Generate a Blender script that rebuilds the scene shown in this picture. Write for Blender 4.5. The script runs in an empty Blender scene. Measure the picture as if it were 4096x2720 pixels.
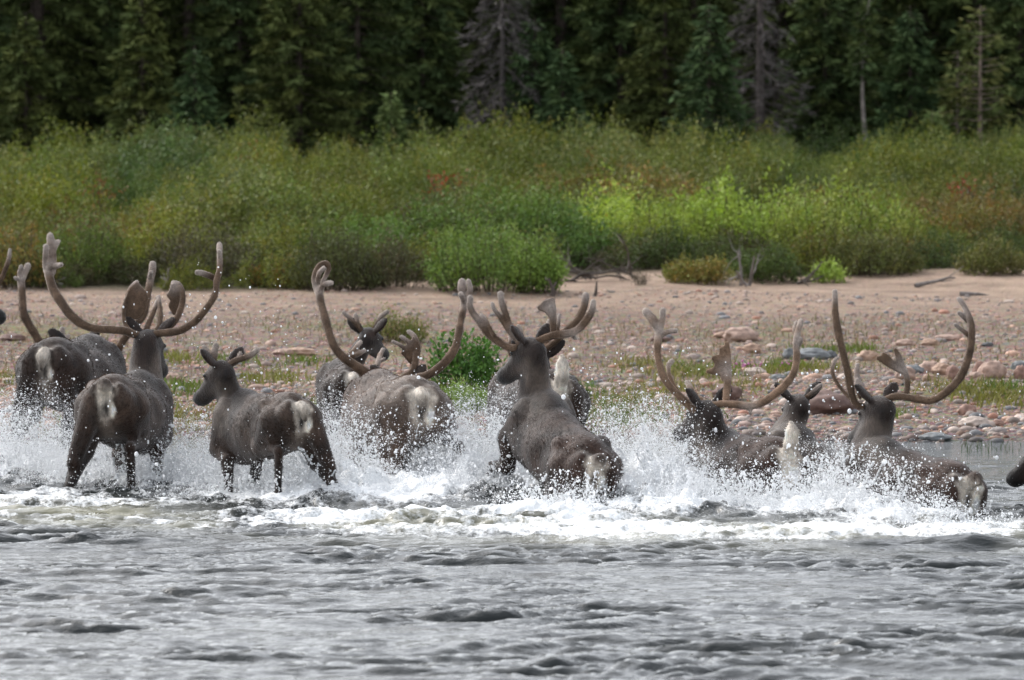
import bpy, math, random
import numpy as np
from mathutils import Vector

rng = np.random.default_rng(7)
random.seed(7)
SC = bpy.context.scene
COL = SC.collection

# ------------------------------------------------------------------ camera, sky, sun, exposure
CAM_H = 2.8
FPX, CX, CY, YH = 22756.0, 2048.0, 1360.0, 340.0      # focal length etc. in photo pixels (4096 wide)
TH = math.atan((CY - YH) / FPX)
cam_d = bpy.data.cameras.new('camera')
cam_d.sensor_width = 36.0
cam_d.lens = 36.0 * FPX / 4096.0
cam_d.clip_end = 3000.0
cam_d.clip_start = 0.5
cam_d.dof.use_dof = True
cam_d.dof.focus_distance = 38.3
cam_d.dof.aperture_fstop = 4.5
cam = bpy.data.objects.new('camera', cam_d)
COL.objects.link(cam)
cam.location = (0, 0, CAM_H)
cam.rotation_euler = (math.pi / 2 - TH, 0, 0)
SC.camera = cam

SUN_EL, SUN_AZ = math.radians(42), math.radians(-47)   # azimuth from +Y towards +X
world = bpy.data.worlds.new('World')
SC.world = world
world.use_nodes = True
nt = world.node_tree
nt.nodes.clear()
o_ = nt.nodes.new('ShaderNodeOutputWorld')
bg = nt.nodes.new('ShaderNodeBackground')
sky = nt.nodes.new('ShaderNodeTexSky')
sky.sky_type = 'NISHITA'
sky.sun_disc = False
sky.sun_elevation = SUN_EL
sky.sun_rotation = SUN_AZ
sky.air_density = 1.0
sky.dust_density = 3.0
sky.ozone_density = 1.0
hs = nt.nodes.new('ShaderNodeHueSaturation')
hs.inputs['Saturation'].default_value = 0.27           # overcast: grey cloud light
nt.links.new(sky.outputs[0], hs.inputs['Color'])
nt.links.new(hs.outputs[0], bg.inputs['Color'])
bg.inputs['Strength'].default_value = 0.15
nt.links.new(bg.outputs[0], o_.inputs['Surface'])

sun_d = bpy.data.lights.new('sun', 'SUN')
sun_d.energy = 0.5
sun_d.angle = math.radians(20)
sun_d.color = (1.0, 0.97, 0.93)
sun = bpy.data.objects.new('sun', sun_d)
COL.objects.link(sun)
sdir = Vector((math.sin(SUN_AZ) * math.cos(SUN_EL), math.cos(SUN_AZ) * math.cos(SUN_EL), math.sin(SUN_EL)))
sun.rotation_euler = sdir.to_track_quat('Z', 'Y').to_euler()

SC.view_settings.view_transform = 'Standard'
SC.view_settings.look = 'None'
SC.view_settings.gamma = 1.0
SC.view_settings.exposure = 1.2
SC.cycles.use_denoising = True
SC.cycles.max_bounces = 6
SC.cycles.diffuse_bounces = 3
SC.cycles.glossy_bounces = 3
SC.cycles.transmission_bounces = 4
SC.cycles.transparent_max_bounces = 8
SC.cycles.sample_clamp_indirect = 8.0

# ------------------------------------------------------------------ helpers
def at(px, py, Y):
    """photo pixel + distance -> point in the world"""
    a, b = (px - CX) / FPX, -(py - CY) / FPX
    d = np.array([a, math.cos(TH) + b * math.sin(TH), -math.sin(TH) + b * math.cos(TH)])
    return np.array([0, 0, CAM_H]) + d * (Y / d[1])

def tag(o, label=None, cat=None, group=None, kind=None):
    if label: o['label'] = label
    if cat: o['category'] = cat
    if group: o['group'] = group
    if kind: o['kind'] = kind
    return o

def link(name, me, mat=None, parent=None, loc=None):
    o = bpy.data.objects.new(name, me)
    COL.objects.link(o)
    if mat is not None and me is not None and not me.materials:
        me.materials.append(mat)
    if parent is not None: o.parent = parent
    if loc is not None: o.location = loc
    return o

def empty(name, loc, rz=0.0):
    o = bpy.data.objects.new(name, None)
    COL.objects.link(o)
    o.location = loc
    o.rotation_euler = (0, 0, rz)
    o.empty_display_size = 0.2
    return o

def mesh(name, V, F, col=None, smooth=True, floats=None):
    """mesh from numpy verts (N,3) and faces (M,k); col per vertex (N,3)"""
    V = np.ascontiguousarray(V, dtype=np.float32).reshape(-1, 3)
    F = np.ascontiguousarray(F, dtype=np.int32)
    me = bpy.data.meshes.new(name)
    k = F.shape[1]
    me.vertices.add(len(V)); me.loops.add(F.size); me.polygons.add(len(F))
    me.vertices.foreach_set('co', V.ravel())
    me.loops.foreach_set('vertex_index', F.ravel())
    me.polygons.foreach_set('loop_start', np.arange(0, F.size, k, dtype=np.int32))
    me.polygons.foreach_set('use_smooth', np.full(len(F), smooth, dtype=bool))
    if col is not None:
        c = np.ones((len(V), 4), np.float32)
        c[:, :3] = col
        at_ = me.attributes.new('Col', 'FLOAT_COLOR', 'POINT')
        at_.data.foreach_set('color', c.ravel())
    for nme, arr in (floats or {}).items():
        at_ = me.attributes.new(nme, 'FLOAT', 'POINT')
        at_.data.foreach_set('value', np.ascontiguousarray(arr, np.float32).ravel())
    me.update(calc_edges=True)
    me.validate()
    return me

_perm = np.random.default_rng(3).permutation(256)
_perm = np.concatenate([_perm, _perm, _perm])
_gr = np.random.default_rng(4).normal(size=(256, 3))
_gr /= np.linalg.norm(_gr, axis=1)[:, None]
_gr = _gr.astype(np.float32)
def perlin(p):
    p = np.asarray(p, np.float32)
    i = np.floor(p).astype(np.int64)
    f = p - i
    i &= 255
    u = f * f * f * (f * (f * 6 - 15) + 10)
    def g(dx, dy, dz):
        h = _perm[_perm[_perm[i[..., 0] + dx] + i[..., 1] + dy] + i[..., 2] + dz]
        v = _gr[h]
        return v[..., 0] * (f[..., 0] - dx) + v[..., 1] * (f[..., 1] - dy) + v[..., 2] * (f[..., 2] - dz)
    def L(a, b, t): return a + t * (b - a)
    x0 = L(L(g(0,0,0), g(1,0,0), u[..., 0]), L(g(0,1,0), g(1,1,0), u[..., 0]), u[..., 1])
    x1 = L(L(g(0,0,1), g(1,0,1), u[..., 0]), L(g(0,1,1), g(1,1,1), u[..., 0]), u[..., 1])
    return L(x0, x1, u[..., 2]) * 1.6
def fbm(p, octv=4, gain=0.5):
    s, a, q = 0, 1.0, np.asarray(p, np.float32)
    for _ in range(octv):
        s = s + a * perlin(q); q = q * 2.03 + 17.3; a *= gain
    return s
def sstep(a, b, x):
    t = np.clip((x - a) / (b - a), 0, 1)
    return t * t * (3 - 2 * t)

# ------------------------------------------------------------------ materials
class NB:
    def __init__(s, name):
        s.m = bpy.data.materials.new(name); s.m.use_nodes = True
        s.t = s.m.node_tree; s.t.nodes.clear()
        s.out = s.n('ShaderNodeOutputMaterial')
    def n(s, ty, **kw):
        d = s.t.nodes.new(ty)
        for k, v in kw.items(): setattr(d, k, v)
        return d
    def l(s, a, b): s.t.links.new(a, b)
    def attr(s, name): return s.n('ShaderNodeAttribute', attribute_name=name)
    def noise(s, scale, detail=4, rough=0.55, vec=None, dim='3D'):
        d = s.n('ShaderNodeTexNoise', noise_dimensions=dim)
        d.inputs['Scale'].default_value = scale; d.inputs['Detail'].default_value = detail
        d.inputs['Roughness'].default_value = rough
        if vec is not None: s.l(vec, d.inputs['Vector'])
        return d
    def coord(s, out='Object', scale=(1, 1, 1)):
        c = s.n('ShaderNodeTexCoord'); m = s.n('ShaderNodeMapping')
        m.inputs['Scale'].default_value = scale
        s.l(c.outputs[out], m.inputs['Vector'])
        return m.outputs[0]
    def ramp(s, fac, stops):
        r = s.n('ShaderNodeValToRGB')
        e = r.color_ramp.elements
        while len(e) < len(stops): e.new(0.5)
        for k, (p, c) in zip(e, stops):
            k.position = p; k.color = (*c, 1) if len(c) == 3 else c
        s.l(fac, r.inputs[0]); return r.outputs[0]
    def mix(s, fac, a, b, mode='MIX'):
        m = s.n('ShaderNodeMix', data_type='RGBA', blend_type=mode)
        for sock, v in ((m.inputs[0], fac), (m.inputs[6], a), (m.inputs[7], b)):
            if hasattr(v, 'links') or hasattr(v, 'is_linked'): s.l(v, sock)
            elif isinstance(v, (int, float)): sock.default_value = v
            else: sock.default_value = (*v, 1)
        return m.outputs[2]
    def math(s, op, a, b=0.0, clamp=False):
        m = s.n('ShaderNodeMath', operation=op, use_clamp=clamp)
        for sock, v in ((m.inputs[0], a), (m.inputs[1], b)):
            if hasattr(v, 'is_linked'): s.l(v, sock)
            else: sock.default_value = v
        return m.outputs[0]
    def bsdf(s, color=None, rough=0.6, spec=0.3, **kw):
        b = s.n('ShaderNodeBsdfPrincipled')
        if color is not None:
            if hasattr(color, 'is_linked'): s.l(color, b.inputs['Base Color'])
            else: b.inputs['Base Color'].default_value = (*color, 1)
        if hasattr(rough, 'is_linked'): s.l(rough, b.inputs['Roughness'])
        else: b.inputs['Roughness'].default_value = rough
        b.inputs['Specular IOR Level'].default_value = spec
        for k, v in kw.items():
            sock = b.inputs[k.replace('_', ' ')]
            if hasattr(v, 'is_linked'): s.l(v, sock)
            else: sock.default_value = v
        return b
    def bump(s, h, strength=0.5, dist=0.01):
        b = s.n('ShaderNodeBump'); b.inputs['Strength'].default_value = strength
        b.inputs['Distance'].default_value = dist
        s.l(h, b.inputs['Height']); return b.outputs[0]
    def done(s, b):
        s.l(b.outputs[0], s.out.inputs['Surface']); return s.m

def mat_fur():
    n = NB('caribou_fur')
    c = n.attr('Col').outputs['Color']
    v = n.coord('Object')
    n1 = n.noise(9, 5, 0.6, v).outputs[0]
    v2 = n.coord('Object', (1.0, 1.0, 0.32))
    n2 = n.noise(95, 3, 0.7, v2).outputs[0]
    f = n.math('ADD', n.math('MULTIPLY', n1, 0.9), n.math('MULTIPLY', n2, 0.95))
    k = n.ramp(n.math('MULTIPLY', f, 0.55), [(0.28, (0.45, 0.45, 0.45)), (0.5, (0.95, 0.95, 0.95)), (0.75, (1.7, 1.65, 1.6))])
    col = n.mix(1.0, c, k, 'MULTIPLY')
    b = n.bsdf(col, 0.62, 0.35)
    b.inputs['Sheen Weight'].default_value = 0.25
    b.inputs['Sheen Roughness'].default_value = 0.4
    n.l(n.bump(f, 0.7, 0.012), b.inputs['Normal'])
    return n.done(b)
def mat_hair():
    n = NB('caribou_hair')
    c = n.attr('Col').outputs['Color']
    d = n.bsdf(c, 0.55, 0.15)
    t = n.n('ShaderNodeBsdfTranslucent'); n.l(c, t.inputs['Color'])
    mx = n.n('ShaderNodeMixShader'); mx.inputs[0].default_value = 0.5
    n.l(d.outputs[0], mx.inputs[1]); n.l(t.outputs[0], mx.inputs[2])
    n.l(mx.outputs[0], n.out.inputs['Surface'])
    return n.m
def mat_velvet():
    n = NB('antler_velvet')
    c = n.attr('Col').outputs['Color']
    v = n.coord('Object')
    n1 = n.noise(60, 4, 0.65, v).outputs[0]
    n3 = n.noise(14, 3, 0.6, v).outputs[0]
    k = n.ramp(n.math('MULTIPLY', n.math('ADD', n1, n3), 0.5), [(0.3, (0.5, 0.48, 0.47)), (0.5, (0.95, 0.95, 0.95)), (0.7, (1.5, 1.45, 1.4))])
    b = n.bsdf(n.mix(1.0, c, k, 'MULTIPLY'), 0.75, 0.2)
    b.inputs['Sheen Weight'].default_value = 0.8
    b.inputs['Sheen Roughness'].default_value = 0.35
    b.inputs['Sheen Tint'].default_value = (0.9, 0.82, 0.76, 1)
    n.l(n.bump(n1, 0.5, 0.006), b.inputs['Normal'])
    return n.done(b)
def mat_eye():
    n = NB('dark_eye'); return n.done(n.bsdf((0.01, 0.008, 0.006), 0.1, 0.5))
def mat_leaf():
    n = NB('leaves')
    c = n.attr('Col').outputs['Color']
    b = n.bsdf(c, 0.6, 0.12)
    tr = n.n('ShaderNodeBsdfTranslucent')
    n.l(n.mix(1.0, c, (1.1, 1.2, 0.6), 'MULTIPLY'), tr.inputs['Color'])
    mx = n.n('ShaderNodeMixShader'); mx.inputs[0].default_value = 0.18
    n.l(b.outputs[0], mx.inputs[1]); n.l(tr.outputs[0], mx.inputs[2])
    n.l(mx.outputs[0], n.out.inputs['Surface'])
    return n.m
def mat_col(name, rough=0.8, spec=0.2, nscale=30, amt=0.5, bump=0.4, bd=0.01):
    n = NB(name)
    c = n.attr('Col').outputs['Color']
    v = n.coord('Object')
    n1 = n.noise(nscale, 5, 0.6, v).outputs[0]
    k = n.ramp(n1, [(0.3, (1 - amt,) * 3), (0.7, (1 + amt,) * 3)])
    b = n.bsdf(n.mix(1.0, c, k, 'MULTIPLY'), rough, spec)
    n.l(n.bump(n1, bump, bd), b.inputs['Normal'])
    return n.done(b)
def mat_drop():
    n = NB('water_drop')
    b = n.bsdf((0.95, 0.96, 0.97), 0.25, 0.5)
    tr = n.n('ShaderNodeBsdfTranslucent'); tr.inputs['Color'].default_value = (0.96, 0.97, 0.98, 1)
    mx = n.n('ShaderNodeMixShader'); mx.inputs[0].default_value = 0.45
    n.l(b.outputs[0], mx.inputs[1]); n.l(tr.outputs[0], mx.inputs[2])
    n.l(mx.outputs[0], n.out.inputs['Surface'])
    return n.m
def mat_water():
    n = NB('river_water')
    v = n.coord('Object')
    foam = n.attr('foam').outputs['Fac']
    murk = n.attr('murk').outputs['Fac']
    col = n.mix(murk, (0.020, 0.024, 0.024), (0.26, 0.25, 0.17))
    w = n.bsdf(col, 0.06, 0.5, IOR=1.33)
    vb = n.coord('Object', (0.55, 1.0, 1.0))
    nb = n.noise(26, 3, 0.6, vb).outputs[0]
    nb2 = n.noise(75, 2, 0.6, vb).outputs[0]
    n.l(n.bump(n.math('ADD', nb, n.math('MULTIPLY', nb2, 0.3)), 0.6, 0.012), w.inputs['Normal'])
    f1 = n.noise(7, 6, 0.72, n.coord('Object', (1, 0.6, 1))).outputs[0]
    f2 = n.noise(38, 3, 0.6, n.coord('Object', (1, 0.6, 1))).outputs[0]
    s = n.math('ADD', n.math('MULTIPLY', n.math('SUBTRACT', f1, 0.5), 2.3), n.math('MULTIPLY', n.math('SUBTRACT', f2, 0.5), 0.9))
    m = n.math('SUBTRACT', n.math('ADD', n.math('MULTIPLY', foam, 1.3), s), 0.36)
    mask = n.ramp(m, [(0.20, (0, 0, 0)), (0.72, (.97, .97, .97))])
    fo = n.bsdf((0.88, 0.90, 0.91), 0.55, 0.3)
    n.l(n.bump(n.math('ADD', f2, f1), 0.5, 0.03), fo.inputs['Normal'])
    mx = n.n('ShaderNodeMixShader')
    n.l(mask, mx.inputs[0]); n.l(w.outputs[0], mx.inputs[1]); n.l(fo.outputs[0], mx.inputs[2])
    n.l(mx.outputs[0], n.out.inputs['Surface'])
    return n.m
def mat_ground():
    n = NB('sand_and_gravel')
    c = n.attr('Col').outputs['Color']
    v = n.coord('Object')
    n1 = n.noise(2.2, 5, 0.6, v).outputs[0]
    vo = n.n('ShaderNodeTexVoronoi'); vo.inputs['Scale'].default_value = 24
    n.l(v, vo.inputs['Vector'])
    n2 = n.noise(45, 4, 0.65, v).outputs[0]
    tint = n.mix(0.55, (1.05, 1.05, 1.05), vo.outputs['Color'])
    g = n.attr('gravel').outputs['Fac']
    tint = n.mix(g, (1, 1, 1), tint)
    k = n.ramp(n1, [(0.3, (0.68, 0.66, 0.65)), (0.7, (1.28, 1.27, 1.25))])
    k2 = n.ramp(n2, [(0.3, (0.72, 0.72, 0.72)), (0.7, (1.25, 1.25, 1.25))])
    col = n.mix(1.0, n.mix(1.0, n.mix(1.0, c, k, 'MULTIPLY'), tint, 'MULTIPLY'), k2, 'MULTIPLY')
    b = n.bsdf(col, 0.9, 0.15)
    n.l(n.bump(n.math('ADD', n2, vo.outputs['Distance']), 0.8, 0.03), b.inputs['Normal'])
    return n.done(b)

M_HAIR = mat_hair()
M_FUR, M_VEL, M_EYE, M_LEAF, M_DROP, M_WATER, M_GROUND = mat_fur(), mat_velvet(), mat_eye(), mat_leaf(), mat_drop(), mat_water(), mat_ground()
M_STONE = mat_col('river_stone', 0.7, 0.3, 18, 0.35, 0.5, 0.01)
M_BARK = mat_col('bark', 0.9, 0.1, 14, 0.5, 0.8, 0.02)
M_WOOD = mat_col('driftwood', 0.85, 0.15, 20, 0.45, 0.7, 0.01)
M_NEEDLE = mat_col('spruce_needles', 0.85, 0.06, 3.0, 0.35, 0.0, 0.01)

# ------------------------------------------------------------------ terrain, water
def shore_y(x):
    return 45.0 - 0.10 * (x + 1) + 0.35 * np.sin(x * 0.7 + 0.5) + 0.25 * np.sin(x * 1.9)
def ground_z(x, y):
    x = np.asarray(x, float); y = np.asarray(y, float)
    d = y - shore_y(x)
    z = np.where(d < 0, np.maximum(d * 0.075, -0.62), 0.048 * np.minimum(d, 4) + 0.027 * np.clip(d - 4, 0, 14) + 0.042 * np.clip(d - 18, 0, 20) + 0.012 * np.clip(d - 38, 0, 200))
    n = fbm(np.stack([x * 0.35, y * 0.25, np.full_like(x, 2.2)], -1), 3) * 0.05 * np.clip(d / 4, 0, 1)
    return z + n
def bush_y(x):
    return 62.3 + 0.30 * (np.asarray(x) + 5.5) + 0.9 * np.sin(np.asarray(x) * 0.9 + 1.0)

def build_ground():
    xs = np.concatenate([[-400, -200, -100, -60, -40, -30], np.arange(-24, 24.01, 0.2), [30, 40, 60, 100, 200, 400]])
    ys = np.concatenate([np.arange(36, 72, 0.15), np.arange(72, 125, 0.8), [140, 180, 260, 400, 800, 1500]])
    X, Y = np.meshgrid(xs, ys, indexing='ij')
    Z = ground_z(X, Y)
    d = Y - shore_y(X)
    gravel = np.clip(1.15 - sstep(11, 17.5, d + 1.6 * fbm(np.stack([X * .3, Y * .3, X * 0], -1), 3)), 0.15, 1)
    sand = np.array([0.365, 0.27, 0.205]); pink = np.array([0.275, 0.208, 0.163]); wet = np.array([0.20, 0.17, 0.155]); duff = np.array([0.07, 0.06, 0.035])
    C = sand + (pink - sand) * gravel[..., None]
    w = 1 - sstep(0.0, 2.2, d)
    C = C + (wet - C) * w[..., None]
    gn = sstep(0.05, 0.6, fbm(np.stack([X * .55, Y * .4, X * 0 + 9], -1), 4)) * sstep(1.0, 3.0, d) * (1 - sstep(11, 14, d)) * 0.55
    C = C + (np.array([0.20, 0.19, 0.08]) - C) * gn[..., None]
    bd = sstep(-0.6, 0.8, Y - bush_y(X))
    C = C + (duff - C) * bd[..., None]
    nx, ny = X.shape
    I = np.arange(nx * ny).reshape(nx, ny)
    F = np.stack([I[:-1, :-1], I[1:, :-1], I[1:, 1:], I[:-1, 1:]], -1).reshape(-1, 4)
    me = mesh('ground', np.stack([X, Y, Z], -1), F, C.reshape(-1, 3), floats={'gravel': gravel})
    o = link('ground', me, M_GROUND)
    tag(o, 'pinkish sand and gravel river bank rising to the thicket', None, None, 'structure')
build_ground()

# splash mounds: (photo x, distance, half width m, half depth m, height m, foam)
MOUNDS = [
    (-80, 41.2, .8, 1.1, .20, 1.3), (150, 40.9, .5, .8, .15, 1.2), (420, 40.4, .55, .8, .06, .9), (560, 40.0, .4, .6, .07, .9), (760, 39.6, .5, .9, .08, .95),
    (1010, 38.6, .45, .55, .05, .8), (1240, 38.2, .35, .6, .08, 1.0), (1350, 38.8, .30, .8, .26, 1.35), (1560, 38.6, .45, .9, .10, 1.2), (1780, 39.2, .45, .9, .18, 1.35),
    (1910, 39.4, .36, .8, .30, 1.4), (2200, 37.1, .4, .4, .09, 1.3), (2330, 36.6, .3, .4, .05, 1.1), (2570, 38.7, .40, .8, .32, 1.45), (2780, 37.3, .5, .5, .13, 1.4),
    (2990, 37.2, .45, .5, .07, 1.25), (3230, 37.3, .4, .5, .10, 1.3), (3420, 37.4, .35, .6, .19, 1.4), (3620, 36.6, .3, .4, .10, 1.2), (3830, 35.9, .4, .35, .03, 1.0), (4010, 35.9, .5, .3, .03, .75),
    (3400, 35.7, .9, .5, .03, .95), (2750, 35.6, 1.0, .6, .04, .9), (2050, 35.9, 1.1, .6, .04, .95), (1450, 36.5, .8, .6, .05, 1.0), (600, 37.9, .9, .6, .02, .62), (0, 38.4, .8, .7, .03, .62),
]
def mound_fields(X, Y):
    H = np.zeros_like(X); Fm = np.zeros_like(X)
    for (px, Yc, sx, sy, h, f) in MOUNDS:
        xc = (px - CX) / FPX * Yc
        e = np.exp(-0.5 * (((X - xc) / sx) ** 2 + ((Y - Yc) / sy) ** 2))
        H = np.maximum(H, h * e); Fm = np.maximum(Fm, f * e)
    return H, Fm

def build_water():
    xs = np.arange(-8.0, 8.001, 0.02)
    ys = np.concatenate([np.arange(22.5, 40, 0.03), np.arange(40, 48, 0.045)])
    X, Y = np.meshgrid(xs.astype(np.float32), ys.astype(np.float32), indexing='ij')
    r = np.random.default_rng(11)
    wx = X + 0.25 * fbm(np.stack([X * .5, Y * .5, X * 0 + 1], -1), 2)
    wy = Y + 0.30 * fbm(np.stack([X * .5, Y * .5, X * 0 + 5], -1), 2)
    Z = np.zeros_like(X); DX = np.zeros_like(X); DY = np.zeros_like(X)
    env = 0.75 + 0.65 * fbm(np.stack([X * .45, Y * .35, X * 0 + 3], -1), 2)
    env = np.clip(env, 0.25, 1.6)
    env2 = np.clip(0.78 + 1.35 * fbm(np.stack([X * .42, Y * .75, X * 0 + 13], -1), 4), 0.25, 1.8)
    for i in range(120):
        lam = 0.06 * (18.0 ** (r.random() ** 1.1))
        th = r.normal(-math.pi / 2, 0.45 if i % 2 == 0 else 0.24) + 0.08
        k = 2 * math.pi / lam
        a = 0.0072 * lam ** 0.80 * (.90 if lam < .25 else .62) * (0.5 + r.random())
        cx_, cy_ = math.cos(th), math.sin(th)
        ph = (k * (cx_ * wx + cy_ * wy) + r.random() * 6.283)
        s, c = np.sin(ph), np.cos(ph)
        ev = env if lam > .5 else env2
        Z += a * s * ev
        DX -= 0.8 * a * c * cx_ * ev; DY -= 0.8 * a * c * cy_ * ev
    shore = sstep(0.0, 5.0, shore_y(X) - Y)
    calm = 1 - 0.78 * sstep(3.0, 5.0, X / (Y / 38.0) + 0.9 * (Y - 38.5)) * sstep(38, 40, Y)
    amp = (0.06 + 0.94 * shore) * calm
    Z *= amp; DX *= amp; DY *= amp
    H, Fm = mound_fields(X, Y)
    P = np.stack([X * 3.6, Y * 2.0, X * 0], -1)
    rid = 1 - np.abs(fbm(P, 5, 0.6))
    lump = np.clip(0.45 + 0.45 * (rid - 0.35) + 0.40 * fbm(P * 1.7 + 3, 3, .5), 0, 1.5)
    Z += H * lump
    ring = np.clip(Fm, 0, 1)
    Z += ring * 0.035 * fbm(np.stack([X * 5, Y * 3.2, X * 0 + 8], -1), 4, .6)
    DX += ring * 0.05 * fbm(np.stack([X * 6, Y * 4, X * 0 + 11], -1), 3); DY += ring * 0.05 * fbm(np.stack([X * 6, Y * 4, X * 0 + 21], -1), 3)
    big = fbm(np.stack([X * 1.1, Y * .9, X * 0 + 30], -1), 3)
    foam = np.clip(Fm * (0.92 + 0.5 * big), 0, 1.3)
    # foam streaks trailing along the front of the herd
    front = np.exp(-0.5 * ((Y - (35.7 - 0.33 * X + 0.05 * X * X)) / 0.75) ** 2) * sstep(-0.1, 0.5, fbm(np.stack([X * 1.3, Y * 2.4, X * 0 + 40], -1), 4)) * 0.7
    foam = np.maximum(foam, front)
    murk = np.clip(np.exp(-0.5 * ((Y - (35.7 - 0.30 * X + 0.05 * X * X)) / 0.7) ** 2) * (0.45 + 0.8 * fbm(np.stack([X * .9, Y * 1.2, X * 0 + 50], -1), 3)), 0, 0.8)
    Zw = Z
    V = np.stack([X + DX, Y + DY, Zw], -1)
    nx, ny = X.shape
    I = np.arange(nx * ny).reshape(nx, ny)
    F = np.stack([I[:-1, :-1], I[1:, :-1], I[1:, 1:], I[:-1, 1:]], -1).reshape(-1, 4)
    # flat water further out
    base = nx * ny
    ex = [(-400, -300), (400, -300), (400, 22.5), (-400, 22.5), (-400, 60), (-8, 22.5), (-8, 60), (8, 22.5), (8, 60), (400, 60)]
    EV = np.array([(a, b, -0.03) for a, b in ex])
    EF = np.array([[0, 1, 2, 3], [3, 5, 6, 4], [7, 2, 9, 8]]) + base
    V = np.concatenate([V.reshape(-1, 3), EV]); F = np.concatenate([F, EF])
    z0 = np.zeros(len(EV))
    me = mesh('river', V, F, floats={'foam': np.concatenate([foam.ravel(), z0]), 'murk': np.concatenate([murk.ravel(), z0])})
    o = link('river_water', me, M_WATER)
    tag(o, 'choppy grey river water churned white where the herd runs', None, None, 'structure')
build_water()
# ------------------------------------------------------------------ caribou
def smin(a, b, k):
    h = np.clip(0.5 + 0.5 * (b - a) / k, 0, 1)
    return b + (a - b) * h - k * h * (1 - h)
class SDF:
    """smooth union of round cones and ellipsoids on a grid, meshed with surface nets"""
    def __init__(s, lo, hi, h):
        s.lo = np.array(lo, float); s.h = h
        n = np.ceil((np.array(hi) - s.lo) / h).astype(int) + 1
        g = [np.arange(k, dtype=np.float32) * h + l for k, l in zip(n, s.lo)]
        s.g = g
        s.D = np.full(tuple(n), 9.0, np.float32)
    def _box(s, lo, hi):
        sl = []
        for a in range(3):
            i0 = max(0, int((lo[a] - s.lo[a]) / s.h) - 1); i1 = min(s.D.shape[a], int((hi[a] - s.lo[a]) / s.h) + 3)
            if i1 <= i0: return None, None
            sl.append(slice(i0, i1))
        sl = tuple(sl)
        P = np.stack(np.meshgrid(s.g[0][sl[0]], s.g[1][sl[1]], s.g[2][sl[2]], indexing='ij'), -1)
        return sl, P
    def cone(s, a, b, r1, r2, k=0.04):
        a = np.array(a, np.float32); b = np.array(b, np.float32)
        m = max(r1, r2) + k * 2.2
        sl, P = s._box(np.minimum(a, b) - m, np.maximum(a, b) + m)
        if sl is None: return
        ba = b - a; l2 = float(ba @ ba) + 1e-9
        pa = P - a
        t = np.clip((pa @ ba) / l2, 0, 1)
        d = np.linalg.norm(pa - t[..., None] * ba, axis=-1) - (r1 + (r2 - r1) * t)
        s.D[sl] = smin(s.D[sl], d, k)
    def chain(s, pts, rs, k=0.04):
        for i in range(len(pts) - 1): s.cone(pts[i], pts[i + 1], rs[i], rs[i + 1], k)
    def ell(s, c, r, k=0.05, R=None):
        c = np.array(c, np.float32); r = np.array(r, np.float32)
        m = (r if R is None else np.full(3, r.max())) + k * 1.5 + .7 * r.max()
        sl, P = s._box(c - m, c + m)
        if sl is None: return
        q = P - c
        if R is not None: q = q @ np.array(R, np.float32).T
        k0 = np.linalg.norm(q / r, axis=-1); k1 = np.linalg.norm(q / (r * r), axis=-1) + 1e-6
        d = np.where(k0 < 1e-3, -r.min(), k0 * (k0 - 1) / k1)
        s.D[sl] = smin(s.D[sl], d.astype(np.float32), k)
    def cut(s, c, r, k=0.05):
        c = np.array(c, np.float32); r = np.array(r, np.float32)
        m = r + k * 1.5 + .8 * r.max()
        sl, P = s._box(c - m, c + m)
        if sl is None: return
        q = P - c
        k0 = np.linalg.norm(q / r, axis=-1); k1 = np.linalg.norm(q / (r * r), axis=-1) + 1e-6
        d = np.where(k0 < 1e-3, -r.min(), k0 * (k0 - 1) / k1)
        s.D[sl] = -smin(-s.D[sl], d.astype(np.float32), k)
    def mesh(s):
        D = s.D; nx, ny, nz = D.shape
        S = np.zeros((nx - 1, ny - 1, nz - 1, 3), np.float32); Cn = np.zeros((nx - 1, ny - 1, nz - 1), np.float32)
        full = [slice(None, -1), slice(1, None)]
        for ax in range(3):
            for u in (0, 1):
                for v in (0, 1):
                    i0 = [0, 0, 0]; o = [q for q in range(3) if q != ax]
                    i0[o[0]] = u; i0[o[1]] = v
                    i1 = list(i0); i1[ax] = 1
                    a = D[tuple(full[q] for q in i0)]; b = D[tuple(full[q] for q in i1)]
                    cr = (a < 0) != (b < 0)
                    t = np.where(cr, a / np.where(cr, a - b, 1), 0)
                    for q in range(3):
                        S[..., q] += np.where(cr, t if q == ax else float(i0[q]), 0)
                    Cn += cr
        act = Cn > 0
        idx = np.full(Cn.shape, -1, np.int64)
        idx[act] = np.arange(int(act.sum()))
        ijk = np.argwhere(act)
        V = (ijk + S[act] / Cn[act][:, None]) * s.h + s.lo
        Fs = []
        for ax in range(3):
            o = [q for q in range(3) if q != ax]
            sa = [slice(1, -1)] * 3; sb = [slice(1, -1)] * 3
            sa[ax] = slice(0, -1); sb[ax] = slice(1, None)
            a = D[tuple(sa)] < 0; b = D[tuple(sb)] < 0
            for flip, mk in ((False, a & ~b), (True, ~a & b)):
                e = np.argwhere(mk)
                if not len(e): continue
                base = e.copy()
                base[:, o[0]] += 1; base[:, o[1]] += 1
                q = []
                for du, dv in ((1, 1), (0, 1), (0, 0), (1, 0)):
                    c = base.copy(); c[:, o[0]] -= du; c[:, o[1]] -= dv
                    q.append(idx[c[:, 0], c[:, 1], c[:, 2]])
                q = np.stack(q, -1)
                if flip != (ax == 1): q = q[:, ::-1]
                Fs.append(q)
        F = np.concatenate(Fs)
        F = F[(F >= 0).all(1)]
        return V, F

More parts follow.
